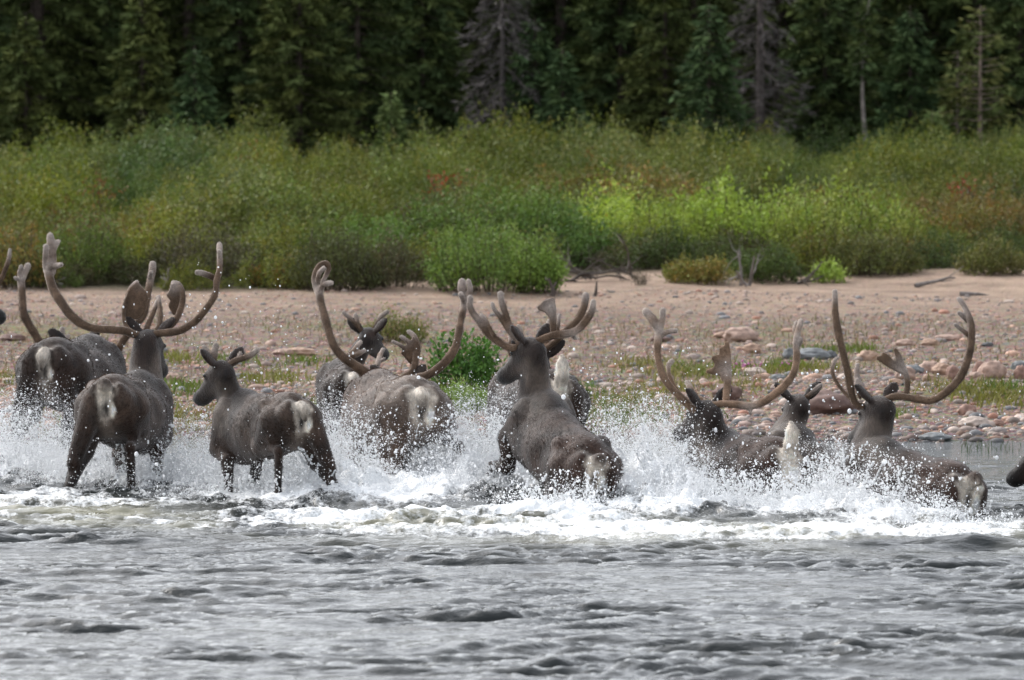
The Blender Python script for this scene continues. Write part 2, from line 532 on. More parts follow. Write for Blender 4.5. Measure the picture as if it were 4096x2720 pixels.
def rot(yaw, pitch, roll=0.0):
    """columns: forward, left, up of the body; yaw>0 turns to the left of the view, pitch>0 lifts the chest"""
    cy, sy, cp, sp = math.cos(yaw), math.sin(yaw), math.cos(pitch), math.sin(pitch)
    f = np.array([-sy * cp, cy * cp, sp]); l = np.array([-cy, -sy, 0.0]); u = np.cross(f, l)
    if roll:
        l, u = l * math.cos(roll) + u * math.sin(roll), u * math.cos(roll) - l * math.sin(roll)
    return np.stack([f, l, u], -1)
def unit(v): return np.asarray(v, float) / np.linalg.norm(v)
def cat_rom(P, n=6):
    P = np.asarray(P, float)
    if len(P) < 3: return np.array([P[0] + (P[-1] - P[0]) * t for t in np.linspace(0, 1, n + 1)])
    Q = np.concatenate([[2 * P[0] - P[1]], P, [2 * P[-1] - P[-2]]]); out = []
    for i in range(1, len(Q) - 2):
        for t in np.linspace(0, 1, n, endpoint=False):
            a, b, c, d = Q[i - 1:i + 3]
            out.append(0.5 * (2 * b + (c - a) * t + (2 * a - 5 * b + 4 * c - d) * t * t + (3 * b - a - 3 * c + d) * t ** 3))
    out.append(P[-1]); return np.array(out)
def tube(P, R, sides=8, cap=True):
    P = np.asarray(P, float); R = np.asarray(R, float)
    if cap:   # round ends
        d0 = unit(P[0] - P[1]); d1 = unit(P[-1] - P[-2])
        P = np.concatenate([[P[0] + d0 * R[0] * .9, P[0] + d0 * R[0] * .55], P, [P[-1] + d1 * R[-1] * .55, P[-1] + d1 * R[-1] * .9]])
        R = np.concatenate([[R[0] * .35, R[0] * .8], R, [R[-1] * .8, R[-1] * .35]])
    T = np.gradient(P, axis=0); T /= np.linalg.norm(T, axis=1)[:, None] + 1e-9
    u = np.cross(T[0], [0.3, 0.9, 0.2]); u /= np.linalg.norm(u)
    V = []
    for i in range(len(P)):
        u = u - T[i] * (u @ T[i]); u /= np.linalg.norm(u) + 1e-9
        w = np.cross(T[i], u)
        for k in range(sides):
            a = 2 * math.pi * k / sides
            V.append(P[i] + R[i] * (math.cos(a) * u + math.sin(a) * w))
    n = len(P); F = []
    for i in range(n - 1):
        for k in range(sides):
            k2 = (k + 1) % sides
            F.append((i * sides + k, i * sides + k2, (i + 1) * sides + k2, (i + 1) * sides + k))
    F3 = [tuple(range(sides))[::-1], tuple((n - 1) * sides + k for k in range(sides))]
    return V, F, F3

BASE = np.array([0.0285, 0.0150, 0.0092]); GREY = np.array([0.095, 0.062, 0.044]); DARK = np.array([0.010, 0.0070, 0.0058])
BROWN = np.array([0.042, 0.021, 0.0135]); WHITE = np.array([0.80, 0.72, 0.62]); PALE = np.array([0.24, 0.19, 0.155])

def caribou(label, Y, croup, yaw, pitch=0.0, s=1.0, roll=0.0, poll=None, muzzle=None, pd=0.9, mdir=None, legs=None, tail='down', coat='base',
            patch=1.0, antlers=(), headroll=0.0, girth=1.0, ear=(1, 1), head_s=1.0, bodyless=False, neck_r=1.0, croup_x=-0.42, vel=1.0):
    yaw, pitch, roll = map(math.radians, (yaw, pitch, roll))
    R = rot(yaw, pitch, roll)
    anchor = np.array([croup_x, 0, 1.145]) * s
    O = at(*croup, Y) - R @ anchor                    # body-frame origin in the world
    W2B = lambda p: R.T @ (np.asarray(p) - O)
    A = lambda p: np.array(p, float) * s
    g = girth
    S = SDF(A((-1.15, -0.75, -0.15)), A((1.55, 0.75, 2.05)), 0.0165 * max(s, 0.85))
    # trunk
    S.ell(A((0.03, 0, 0.855)), A((0.56, 0.252 * g, 0.245)), .05)
    S.ell(A((0.38, 0, 0.875)), A((0.31, 0.21 * g, 0.305)), .06 * s)
    S.ell(A((-0.40, 0, 0.90)), A((0.26, 0.222 * g, 0.232)), .06 * s)
    S.ell(A((0.40, 0, 1.07)), A((0.22, 0.075, 0.105)), .07 * s)
    S.cone(A((-0.48, 0, 1.045)), A((0.05, 0, 1.045)), .085 * s, .085 * s, .08 * s)
    S.cone(A((0.05, 0, 1.035)), A((0.42, 0, 1.055)), .085 * s, .09 * s, .08 * s)
    S.ell(A((0.64, 0, 0.80)), A((0.14, 0.13, 0.20)), .07 * s)
    for q in (1, -1):
        S.ell(A((-0.34, .165 * q, 1.045)), A((.075, .05, .06)), .05 * s)
        S.ell(A((-0.60, .085 * q, 1.02)), A((.05, .045, .06)), .05 * s)
        S.ell(A((0.42, .155 * q, .90)), A((.13, .075, .23)), .035 * s)
    # legs: three angles (deg from straight down, forward positive), splay
    dl = dict(HL=(26, -60, 9, 2), HR=(20, -58, 4, 2), FL=(14, -40, 14, 1), FR=(14, -58, 0, 1))
    dl.update(legs or {})
    legpts = []
    for nm, ang in dl.items():
        q = 1 if nm[1] == 'L' else -1
        if nm[0] == 'H':
            p = A((-0.45, .135 * q, 0.90)); Ls = (.30, .33, .36, .12); rs = (.145, .076, .036, .026, .031)
        else:
            p = A((0.44, .135 * q, 0.98)); Ls = (.28, .20, .26, .30); rs = (.10, .078, .054, .034, .025)
        a = list(ang); sp = math.radians(a[3])
        if nm[0] == 'H': seq = [(a[0], Ls[0]), (a[1], Ls[1]), (a[2], Ls[2])]
        else: seq = [(20 + a[0] * .3, Ls[0]), (-55 + a[0] * .5, Ls[1]), (a[0], Ls[2]), (a[2] if len(a) > 4 else a[1] * 0 + a[2], Ls[3])]
        if nm[0] == 'F': seq = [(20 + a[0] * .25, Ls[0]), (-55 + a[0] * .5, Ls[1]), (a[1] * 0 + a[0], Ls[2]), (a[2], Ls[3])]
        pts = [p]
        for (an, L) in seq:
            an = math.radians(an)
            d = np.array([math.sin(an), q * math.sin(sp), -math.cos(an)])
            p = p + d * L * s; pts.append(p)
        kk = (.045, .03, .02, .012)
        for i in range(len(pts) - 1):
            S.cone(pts[i], pts[i + 1], rs[i] * s, rs[i + 1] * s, kk[min(i, 3)] * s)
        if nm[0] == 'H':
            S.cone(A((-0.585, .10 * q, 0.95)), pts[1] * .35 + pts[2] * .65 + A((-.02, 0, .08)), .095 * s, .05 * s, .035 * s)   # ham
            S.ell(pts[1], A((.095, .06, .10)), .03 * s)
        foot = pts[-1]
        S.cone(foot, foot + A((.05, .018 * q, -.09)), .036 * s, .044 * s, .02)
        S.cone(foot, foot + A((.05, -.018 * q, -.09)), .036 * s, .044 * s, .02)
        legpts.append(pts)
    if bodyless: pass
    # neck and head
    Pw = at(*poll, Y + pd)
    P0 = W2B(Pw)
    if mdir is not None: d = R.T @ unit(mdir)
    else:
        q_ = at(muzzle[0], muzzle[1], Y + pd); lat = np.linalg.norm(q_ - Pw); Lh = .375 * s * head_s
        dep = math.sqrt(max(Lh * Lh - lat * lat, 0.0)) * (muzzle[2] if len(muzzle) > 2 else 1)
        d = unit(W2B(at(muzzle[0], muzzle[1], Y + pd + dep)) - P0)
    upw = R.T @ np.array([math.sin(headroll), 0, math.cos(headroll)])
    u = unit(upw - d * (upw @ d)); sd = np.cross(u, d)       # sd = animal's left
    hs_ = s * head_s
    for q in (1, -1):
        S.cut(A((-.16, .34 * q * g, .95)), A((.13, .13, .20)), .07 * s)
        S.cut(A((.215, .38 * q * g, .78)), A((.11, .13, .34)), .07 * s)
    S.cut(A((-.70, 0, .70)), A((.08, .03, .24)), .04 * s)
    N0 = A((0.54, 0, 0.92))
    back = P0 - d * .02 * hs_ - u * .06 * hs_
    ctrl = 0.5 * (N0 + back) + A((0.08, 0, -0.02))
    nk = [(1 - t) ** 2 * N0 + 2 * t * (1 - t) * ctrl + t * t * back for t in np.linspace(0, 1, 6)]
    rr = np.array([.160, .130, .110, .098, .090, .086]) * s * neck_r
    S.chain(nk, rr, .06 * s)
    S.chain([nk[0] - A((0, 0, .13)), nk[2] - u * .05 * s, nk[4] - u * .05 * s], [.11 * s, .085 * s * neck_r, .065 * s], .05 * s)
    H = lambda a, b, c: P0 + (d * a + sd * b + u * c) * hs_
    S.ell(H(.05, 0, -.01), np.array([.115, .085, .095]) * hs_, .04, np.stack([d, sd, u]))
    S.cone(H(.06, 0, -.02), H(.30, 0, -.055), .085 * hs_, .052 * hs_, .03)
    S.ell(H(.345, 0, -.065), np.array([.062, .058, .062]) * hs_, .03, np.stack([d, sd, u]))
    S.cone(H(.03, 0, -.085), H(.30, 0, -.095), .066 * hs_, .04 * hs_, .03)
    for q in (1, -1):
        S.ell(H(.12, .068 * q, .012), np.array([.035, .022, .026]) * hs_, .02, np.stack([d, sd, u]))
        S.ell(H(.385, .03 * q, -.055), np.array([.02, .016, .016]) * hs_, .012)
        if ear[0 if q > 0 else 1]:
            e = unit(sd * q * .72 + u * .62 - d * .28); w = unit(np.cross(e, sd * q * .3 + d)); t_ = np.cross(e, w)
            S.ell(H(-.01, .075 * q, .035) + e * .075 * hs_, np.array([.100, .050, .022]) * hs_, .02, np.stack([e, w, t_]))
    # tail
    T0 = A((-0.655, 0, 1.03))
    if tail == 'up':
        S.chain([T0, T0 + A((-.05, 0, .07)), T0 + A((-.065, 0, .15)), T0 + A((-.05, 0, .215))], np.array([.05, .045, .04, .018]) * s, .03)
        tpt = T0 + A((-.05, 0, .13))
    elif tail == 'mid':
        S.chain([T0, T0 + A((-.06, 0, .035)), T0 + A((-.10, 0, .02))], np.array([.05, .045, .025]) * s, .03)
        tpt = T0 + A((-.08, 0, .03))
    else:
        S.chain([T0, T0 + A((-.045, 0, -.03)), T0 + A((-.055, 0, -.11))], np.array([.045, .042, .02]) * s, .03)
        tpt = T0 + A((-.06, 0, -.07))
    V, F = S.mesh()
    B = V / s
    nz = fbm(B * 7, 3); nz2 = fbm(B * np.array([22, 22, 9]), 2); nz3 = fbm(B * 2.5 + 4, 2)
    # coat
    x, y, z = B.T
    coats = {'base': (BASE, GREY * .8), 'grey': (GREY * 1.0, PALE * .70), 'dark': (BASE * .75, BASE * 1.2), 'brown': (BASE * .95, BROWN * 1.3)}
    c0, c1 = coats[coat]
    C = np.repeat(c0[None], len(B), 0)
    def blend(C, col, w): return C + (np.asarray(col) - C) * np.clip(w, 0, 1)[:, None]
    C = blend(C, c1, sstep(.75, 1.1, z + nz3 * .2) * sstep(.35, -.2, x) * .75)           # paler saddle and croup
    C = blend(C, c1, np.exp(-((x + .05) ** 2 / .05 + (z - .78) ** 2 / .02)) * .5)         # flank
    C = blend(C, BROWN, sstep(.30, .45, x) * sstep(.95, 1.1, z + nz * .05) * sstep(.75, .5, x) * .8)  # withers
    C = blend(C, DARK, sstep(.62, .38, z + nz * .05) * .65)                                # legs
    C = blend(C, DARK * 1.3, np.exp(-(((y) / .1) ** 2 + ((x + .58) / .16) ** 2 + ((z - .62) / .12) ** 2)) * .4)
    hd = (B - P0 / s)
    a_ = hd @ d / head_s; b_ = hd @ sd / head_s; c_ = hd @ u / head_s
    inh = (np.linalg.norm(hd, axis=1) < .52 * head_s) & (a_ > -.16)
    C = np.where(inh[:, None], blend(C, DARK * 1.5, np.full(len(B), .55)), C)
    C = np.where(inh[:, None], blend(C, DARK * .7, sstep(.24, .36, a_)), C)
    C = np.where(inh[:, None], blend(C, PALE * .55, sstep(-.05, -.12, c_) * sstep(.25, .1, a_) * sstep(-.05, .05, a_) * .6), C)
    # white rump patch with bare dark middle
    bk = x < -.40
    yy = y / (.088 * patch); 
    wr = sstep(1.35, .45, np.abs(yy * 1.4 + nz * .5 + nz2 * .4) * (1 + 1.1 * sstep(.97, .76, z))) * sstep(.72, .86, z + nz * .06) * sstep(1.09, 1.0, z + nz * .05) * sstep(-.47, -.56, x)
    C = np.where(bk[:, None], blend(C, WHITE, wr * 1.15), C)
    C = np.where(bk[:, None], blend(C, PALE, np.exp(-(y / .06) ** 2) * sstep(.55, .75, z) * sstep(.9, .8, z) * sstep(-.42, -.52, x) * .7), C)
    if tail != 'up':
        C = blend(C, DARK * 1.3, np.exp(-((y / .034) ** 2 + ((z - .90 + nz * .015) / .065) ** 2)) * sstep(-.5, -.58, x) * 1.1)
        C = blend(C, PALE * .6, np.exp(-np.sum((B - tpt / s) ** 2, 1) / .004) * .7)
    else:
        dt = np.sum((B - tpt / s) ** 2, 1)
        C = blend(C, WHITE * 1.15, np.exp(-dt / .009) * 1.2 * (x < -.6))
    C = C * (1 + .38 * nz + .30 * nz2 + .30 * nz3)[:, None]
    C = np.clip(C, .006, .8)
    # hair lumps
    Vw = V @ R.T + O
    root_loc = np.array([O[0], O[1], max(-0.6, float(ground_z(O[0], O[1]))) ])
    root = empty('caribou', root_loc)
    tag(root, label, 'caribou', 'caribou herd running through the shallows')
    me = mesh('caribou_body', Vw - root_loc, F, C)
    body = link('body', me, M_FUR, root)
    tri = rng.integers(0, len(F), 34000)
    w = rng.dirichlet([1, 1, 1, 1], len(tri))
    base = (B[F[tri]] * w[..., None]).sum(1); hc = (C[F[tri]] * w[..., None]).sum(1)
    gi = np.clip(np.rint((base * s - S.lo) / S.h).astype(int), 2, np.array(S.D.shape) - 3)
    nn = np.stack([S.D[tuple((gi + 2 * np.eye(3, dtype=int)[q_]).T)] - S.D[tuple((gi - 2 * np.eye(3, dtype=int)[q_]).T)] for q_ in range(3)], -1)
    nn /= np.linalg.norm(nn, axis=1)[:, None] + 1e-9
    flow = np.array([-1.0, 0, -.55]) + .35 * np.stack([fbm(base * 3 + q_, 2) for q_ in (1, 7, 15)], -1)
    tang = flow - nn * (flow * nn).sum(1)[:, None]; tang /= np.linalg.norm(tang, axis=1)[:, None] + 1e-9
    inhead = (np.linalg.norm(base - P0 / s, axis=1) < .45 * head_s)
    ln = np.where(inhead, .012, .026) * rng.uniform(.5, 1.3, len(tri))
    tipp = base + (tang + nn * rng.uniform(.06, .28, (len(tri), 1)) + rng.normal(0, .15, base.shape)) * ln[:, None]
    sd_ = np.cross(tang, nn) * (.0022 * rng.uniform(.6, 1.5, (len(tri), 1)))
    root_ = base - nn * .003
    HV = np.stack([root_ - sd_, root_ + sd_, tipp], 1).reshape(-1, 3) * s
    hmul = rng.choice([.7, .88, 1.08, 1.35, 1.75], len(tri), p=[.22, .25, .25, .18, .10])
    hmul = np.where(inhead, .75 + .3 * hmul, hmul)
    hcol = np.clip(hc * hmul[:, None], .004, .8)
    fur = mesh('fur', HV @ R.T + O - root_loc, np.arange(len(HV)).reshape(-1, 3), np.repeat(hcol, 3, 0))
    fur.normals_split_custom_set_from_vertices(np.repeat((nn + .18 * rng.normal(size=nn.shape)) @ R.T, 3, 0))
    link('fur', fur, M_HAIR, root)
    for q in (1, -1):
        c = H(.125, .082 * q, .012) @ R.T + O - root_loc
        th = np.linspace(0, math.pi, 7); V2 = []; F2 = []
        for i in range(7):
            for j in range(10):
                ph = 2 * math.pi * j / 10
                V2.append(c + .017 * hs_ * np.array([math.sin(th[i]) * math.cos(ph), math.sin(th[i]) * math.sin(ph), math.cos(th[i])]))
        for i in range(6):
            for j in range(10):
                F2.append((i * 10 + j, (i + 1) * 10 + j, (i + 1) * 10 + (j + 1) % 10, i * 10 + (j + 1) % 10))
        link('eye', mesh('eye', V2, F2, None), M_EYE, root)
    for an in antlers: antler(an, Y + pd, root, root_loc, vel)
    return root

def antler(parts, Yh, root, root_loc, vel=1.0):
    """parts: ('t', [(px,py,r_px)...], dy0, bulge, dy1) tubes and ('p', [(px,py)...], dy, tilt) palms, in photo pixels, depth in m from the head"""
    V, F = [], []; tips = []
    sc = Yh / FPX
    def add(v, f, f3):
        o = len(V); V.extend(v)
        F.extend([tuple(i + o for i in q) for q in f]); F.extend([tuple(i + o for i in q) for q in f3])
    for p in parts:
        if p[0] == 't':
            _, pts, d0, bl, d1 = p
            n = len(pts)
            L = np.concatenate([[0], np.cumsum([math.hypot(pts[i + 1][0] - pts[i][0], pts[i + 1][1] - pts[i][1]) for i in range(n - 1)])])
            t = L / max(L[-1], 1e-6)
            W = [at(px, py, Yh + d0 + (d1 - d0) * tt + bl * math.sin(math.pi * tt)) for (px, py, _), tt in zip(pts, t)]
            C = cat_rom(np.array([[*w, r * sc] for w, (_, _, r) in zip(W, pts)]), 5)
            C[:, 3] = np.clip(C[:, 3], .006, 1)
            C[:, 3] *= .91 * (1 + .13 * fbm(C[:, :3] * 9 + 5, 2))
            add(*tube(C[:, :3], C[:, 3], 10)); tips.append(C[-1, :3])
        else:
            _, pts, dy, tilt = p
            cxp = sum(q[0] for q in pts) / len(pts)
            th = 0.013
            fr = [at(px, py, Yh + dy + tilt * (px - cxp) * sc - th) for px, py in pts]
            bk = [at(px, py, Yh + dy + tilt * (px - cxp) * sc + th) for px, py in pts]
            n = len(pts)
            ar = sum(pts[i][0] * pts[(i + 1) % n][1] - pts[(i + 1) % n][0] * pts[i][1] for i in range(n))
            if ar > 0: fr.reverse(); bk.reverse()
            add(fr + bk, [(i, i + n, (i + 1) % n + n, (i + 1) % n) for i in range(n)], [tuple(range(n)), tuple(range(2 * n - 1, n - 1, -1))])
    me = bpy.data.meshes.new('antler')
    me.from_pydata([tuple(v - root_loc) for v in V], [], F)
    me.update()
    tmp = bpy.data.objects.new('tmp', me); COL.objects.link(tmp)
    m = tmp.modifiers.new('r', 'REMESH'); m.mode = 'VOXEL'; m.voxel_size = 0.0075
    m2 = tmp.modifiers.new('s', 'SMOOTH'); m2.iterations = 4; m2.factor = 0.5
    dg = bpy.context.evaluated_depsgraph_get()
    ev = tmp.evaluated_get(dg)
    out = bpy.data.meshes.new_from_object(ev)
    bpy.data.objects.remove(tmp); bpy.data.meshes.remove(me)
    n = len(out.vertices)
    co = np.empty(n * 3, np.float32); out.vertices.foreach_get('co', co); co = co.reshape(-1, 3)
    no = np.empty(n * 3, np.float32); out.vertices.foreach_get('normal', no); no = no.reshape(-1, 3)
    T = np.array(tips) - root_loc
    dt = np.min(np.linalg.norm(co[:, None] - T[None], axis=2), axis=1)
    w = sstep(.13, .0, dt) * .7
    nz = fbm(co * 12, 3) + .6 * fbm(co * np.array([4, 4, 4]) + 3, 2)
    c = vel * np.array([.125, .082, .055]) * (1 + .35 * nz)[:, None]
    c = c + (np.array([.52, .45, .41]) - c) * w[:, None]
    a = np.ones((n, 4), np.float32); a[:, :3] = np.clip(c, .02, .6)
    at_ = out.attributes.new('Col', 'FLOAT_COLOR', 'POINT'); at_.data.foreach_set('color', a.ravel())
    out.polygons.foreach_set('use_smooth', np.ones(len(out.polygons), bool))
    # velvet fuzz: short hairs standing off the surface
    k = min(9000, n * 3); i_ = rng.integers(0, n, k)
    b_ = co[i_]; d_ = no[i_] + rng.normal(0, .55, (k, 3)); d_ /= np.linalg.norm(d_, axis=1)[:, None] + 1e-9
    sd2 = np.cross(d_, rng.normal(size=(k, 3))); sd2 /= np.linalg.norm(sd2, axis=1)[:, None] + 1e-9; sd2 *= .0011
    fv = np.stack([b_ - sd2, b_ + sd2, b_ + d_ * rng.uniform(.004, .011, (k, 1))], 1).reshape(-1, 3)
    fz = mesh('velvet_fuzz', fv, np.arange(3 * k).reshape(-1, 3), np.repeat(np.clip(c[i_] * rng.uniform(1.0, 2.2, (k, 1)), .03, .6), 3, 0))
    fz.normals_split_custom_set_from_vertices(np.repeat(no[i_], 3, 0))
    out.name = 'antler'; out.update()
    out.materials.clear()
    ao = link('antler', out, M_VEL, root)
    link('velvet_fuzz', fz, M_HAIR, ao)

def T(*pts, d=(0.0, 0.0, 0.0)): return ('t', pts, *d)
def PL(*pts, d=0.0, tilt=0.0): return ('p', pts, d, tilt)

def build_herd():
    # leftmost: only a muzzle and an antler tip reach into the picture
    caribou('dark brown caribou at the picture edge showing only its blunt muzzle and one antler tip', 41.5, (-960, 1330), -62, 0, .95, poll=(-150, 1160), muzzle=(34, 1252, .2), pd=.55,
            antlers=[[T((-150,1130,16), (-110,1160,16), (-50,1165,15), (0,1122,11), (23,1072,10), (36,1034,10), (40,1000,8), d=(0,-.05,0))],
                     [T((-165,1130,16), (-230,1150,16), (-290,1100,15), (-310,1000,12), d=(0,-.05,.1))]])
    # far left bull
    caribou('dark bull caribou from behind at far left with small round white rump patch', 42.0, (222, 1350), -14, -4, 1.03, poll=(300, 1400), mdir=(.25, .9, -.3), pd=1.15, girth=1.2,
            coat='dark', tail='down', patch=.72, legs=dict(HL=(10, -45, 15, 10), HR=(30, -70, -10, 2)),
            antlers=[[T((250,1400,16), (161,1367,18), (142,1340,19), (111,1290,18), (94,1252,17), (90,1195,16), (86,1149,17), (84,1114,18), d=(0,-.16,.05)),
                      T((80,1110,12), (78,1091,11), (85,1066,11), d=(.05,0,.05)), T((90,1115,15), (96,1099,15), (111,1064,15), d=(.05,0,.1)), T((88,1122,10), (77,1118,10), (61,1112,10), d=(.05,0,0)),
                      T((255,1400,13), (249,1340,12), (249,1316,12), d=(.1,0,.15)), T((255,1380,9), (275,1342,9), d=(.1,0,.15))],
                     [T((350,1440,18), (390,1480,18), (413,1487,19), (453,1442,18), (486,1373,17), (531,1312,17), (572,1263,16), (588,1198,15), (596,1149,15), (609,1083,16), (611,1057,16), d=(0,-.18,.1)),
                      T((592,1140,10), (604,1090,11), d=(.08,0,-.03)), T((300,1420,9), (304,1353,8), d=(.1,0,.12)), T((310,1420,7), (327,1369,6), d=(.1,0,.12))]])
    # second bull, huge spread
    caribou('bull caribou with the widest antler spread, white stripe down its rump, head turned right', 39.3, (455, 1497), -9, -4, .97, poll=(592, 1352), muzzle=(655, 1462, 1), pd=1.0, girth=1.08,
            coat='base', tail='mid', patch=.85, neck_r=1.05, legs=dict(HL=(-16, -34, -6, 10), HR=(46, -78, 4, 2), FL=(40, 0, -60, 2), FR=(-10, 0, -20, 2)),
            antlers=[[T((590,1345,17), (543,1340,18), (502,1324,19), (441,1318,18), (380,1314,18), (325,1294,20), (279,1256,21), (245,1210,21), (214,1160,21), (199,1114,20), (191,1070,19), d=(0,-.22,.02)),
                      T((186,1085,15), (182,1040,14), (184,986,14), d=(.02,0,-.02)), T((205,1090,20), (208,1040,22), (206,1000,20), (201,944,17), d=(.02,0,.08)),
                      T((212,1010,13), (222,985,12), (233,966,12), d=(.05,0,.09)), T((184,1068,14), (214,1065,14), (245,1059,12), d=(.02,0,-.12)),
                      T((520,1325,12), (502,1300,11), (494,1255,11), (506,1197,10), (519,1157,10), (547,1128,11), d=(-.02,0,.2)),
                      PL((494,1295), (489,1259), (502,1190), (519,1150), (547,1126), (562,1140), (585,1166), (594,1190), (580,1250), (560,1275), (515,1283), d=.12, tilt=.3),
                      T((580,1332,14), (596,1287,14), (612,1250,13), (629,1204,10), d=(.05,0,.3))],
                     [T((605,1342,16), (633,1334,18), (674,1330,17), (715,1324,16), (755,1304,16), (792,1275,16), (825,1234,16), (853,1193,16), (864,1161,15), (867,1120,15), (877,1085,15), (879,1034,14), (878,979,12), d=(0,-.2,.08)),
                      T((878,1095,11), (879,1050,11), (877,1004,11), d=(.03,0,-.03)), T((866,1119,15), (841,1104,14), (809,1093,13), (788,1089,11), d=(.0,0,-.1)),
                      T((650,1330,14), (680,1306,14), (707,1275,14), (727,1222,14), (731,1173,13), (715,1136,11), (692,1130,10), d=(0,0,.18)),
                      PL((684,1134), (719,1132), (735,1165), (735,1214), (707,1259), (692,1261), (682,1242), (672,1222), (682,1202), (664,1181), (678,1161), d=.16, tilt=-.3),
                      T((632,1325,14), (638,1300,13), (641,1247,13), (634,1187,9), d=(.05,0,.32))]])
    # yearling looking left
    caribou('young caribou with short stub antlers standing nearest the middle left, head turned left', 38.2, (1150, 1569), 29, -4, .84, poll=(893, 1476), muzzle=(782, 1572, 1), pd=.62, girth=.95,
            coat='base', tail='down', patch=1.05, neck_r=.78, head_s=1.1, legs=dict(HL=(52, -84, 2, 2), HR=(-12, -40, 6, 11), FL=(-10, 0, -30, 5), FR=(38, 0, -26, 2)),
            antlers=[[T((872,1470,14), (852,1450,15), (857,1416,15), (863,1380,14), d=(0,0,.03)), T((852,1440,10), (838,1420,10), (816,1387,10), d=(0,0,.05))],
                     [T((905,1466,12), (920,1453,12), (954,1438,13), (994,1425,13), (1030,1400,11), d=(0,0,-.04)), T((915,1455,9), (918,1445,9), (911,1434,9), d=(.05,0,.07)), T((950,1438,8), (962,1412,8), d=(0,0,.06))]])
    # small one behind
    caribou('small caribou behind the herd seen between the raised antlers of the grey bull', 43.2, (1402, 1455), 8, -2, .80, poll=(1470, 1340), mdir=(.42, .85, -.38), pd=.85, coat='dark', tail='down', patch=1.1,
            neck_r=.8, head_s=1.08, legs=dict(HL=(0, -40, 10, 6)),
            antlers=[[T((1450,1330,9), (1442,1318,9), (1411,1283,9), (1373,1250,8), d=(0,0,0)), T((1432,1300,9), (1428,1280,9), (1421,1258,9), d=(0,0,.08))],
                     [T((1492,1325,9), (1503,1302,9), (1522,1268,9), (1550,1246,9), d=(0,0,0)), T((1518,1275,8), (1523,1258,7), d=(0,0,.03))]])
    # grey bull, head low
    caribou('pale grey bull caribou with its head lowered, white rump patch with a black centre', 39.5, (1645, 1503), 17, -3, 1.03, poll=(1595, 1545), mdir=(-.1, .8, -.6), pd=1.35, girth=1.14,
            coat='grey', tail='down', patch=1.3, legs=dict(HL=(26, -36, 4, 0), HR=(68, -68, -12, 16), FL=(-24, 0, -4, 8), FR=(18, 0, 2, 4)),
            antlers=[[T((1560,1540,18), (1511,1524,19), (1465,1494,22), (1427,1467,22), (1388,1440,21), (1350,1406,20), (1327,1364,19), (1312,1314,18), (1297,1260,19), (1281,1199,19), (1274,1155,19), d=(-.05,-.22,.05)),
                      T((1268,1165,14), (1260,1130,14), (1260,1098,14), (1277,1064,14), (1304,1054,14), (1314,1072,13), (1304,1100,12), (1290,1130,11), d=(.05,0,.1)),
                      T((1270,1128,10), (1277,1092,11), (1296,1072,10), d=(.03,0,-.06)), T((1283,1160,15), (1293,1138,14), (1325,1132,12), d=(.03,0,-.08)),
                      T((1490,1515,13), (1503,1490,13), (1511,1452,13), (1521,1420,12), (1532,1398,10), d=(-.02,0,.25)), T((1518,1450,8), (1536,1434,8), d=(.15,0,.12)),
                      T((1375,1436,13), (1415,1406,15), (1428,1385,12), (1442,1368,10), d=(-.1,0,.1)), T((1410,1425,12), (1435,1415,11), (1458,1402,9), d=(-.08,0,.08))],
                     [T((1625,1520,16), (1675,1509,17), (1714,1498,19), (1756,1471,20), (1794,1432,20), (1821,1390,19), (1834,1337,18), (1842,1283,18), (1853,1237,17), (1856,1210,15), d=(-.05,-.2,.05)),
                      T((1855,1225,13), (1853,1200,12), (1842,1176,12), d=(.05,0,-.05)), T((1859,1212,16), (1854,1180,19), (1848,1150,20), (1848,1128,18), d=(.05,0,.12)), T((1862,1215,12), (1874,1190,13), (1881,1158,13), (1874,1126,13), d=(.05,0,.05)),
                      T((1610,1510,13), (1640,1492,14), (1656,1470,16), (1664,1429,17), (1670,1383,14), (1656,1344,12), (1635,1326,10), d=(0,0,.2)),
                      PL((1676,1383), (1668,1440), (1642,1458), (1603,1413), (1610,1390), (1640,1367), (1653,1344), d=.14, tilt=-.2),
                      T((1614,1390,10), (1595,1377,10), (1572,1367,9), d=(.14,0,.1)), T((1637,1370,10), (1622,1358,10), (1606,1347,9), d=(.14,0,.1))]])
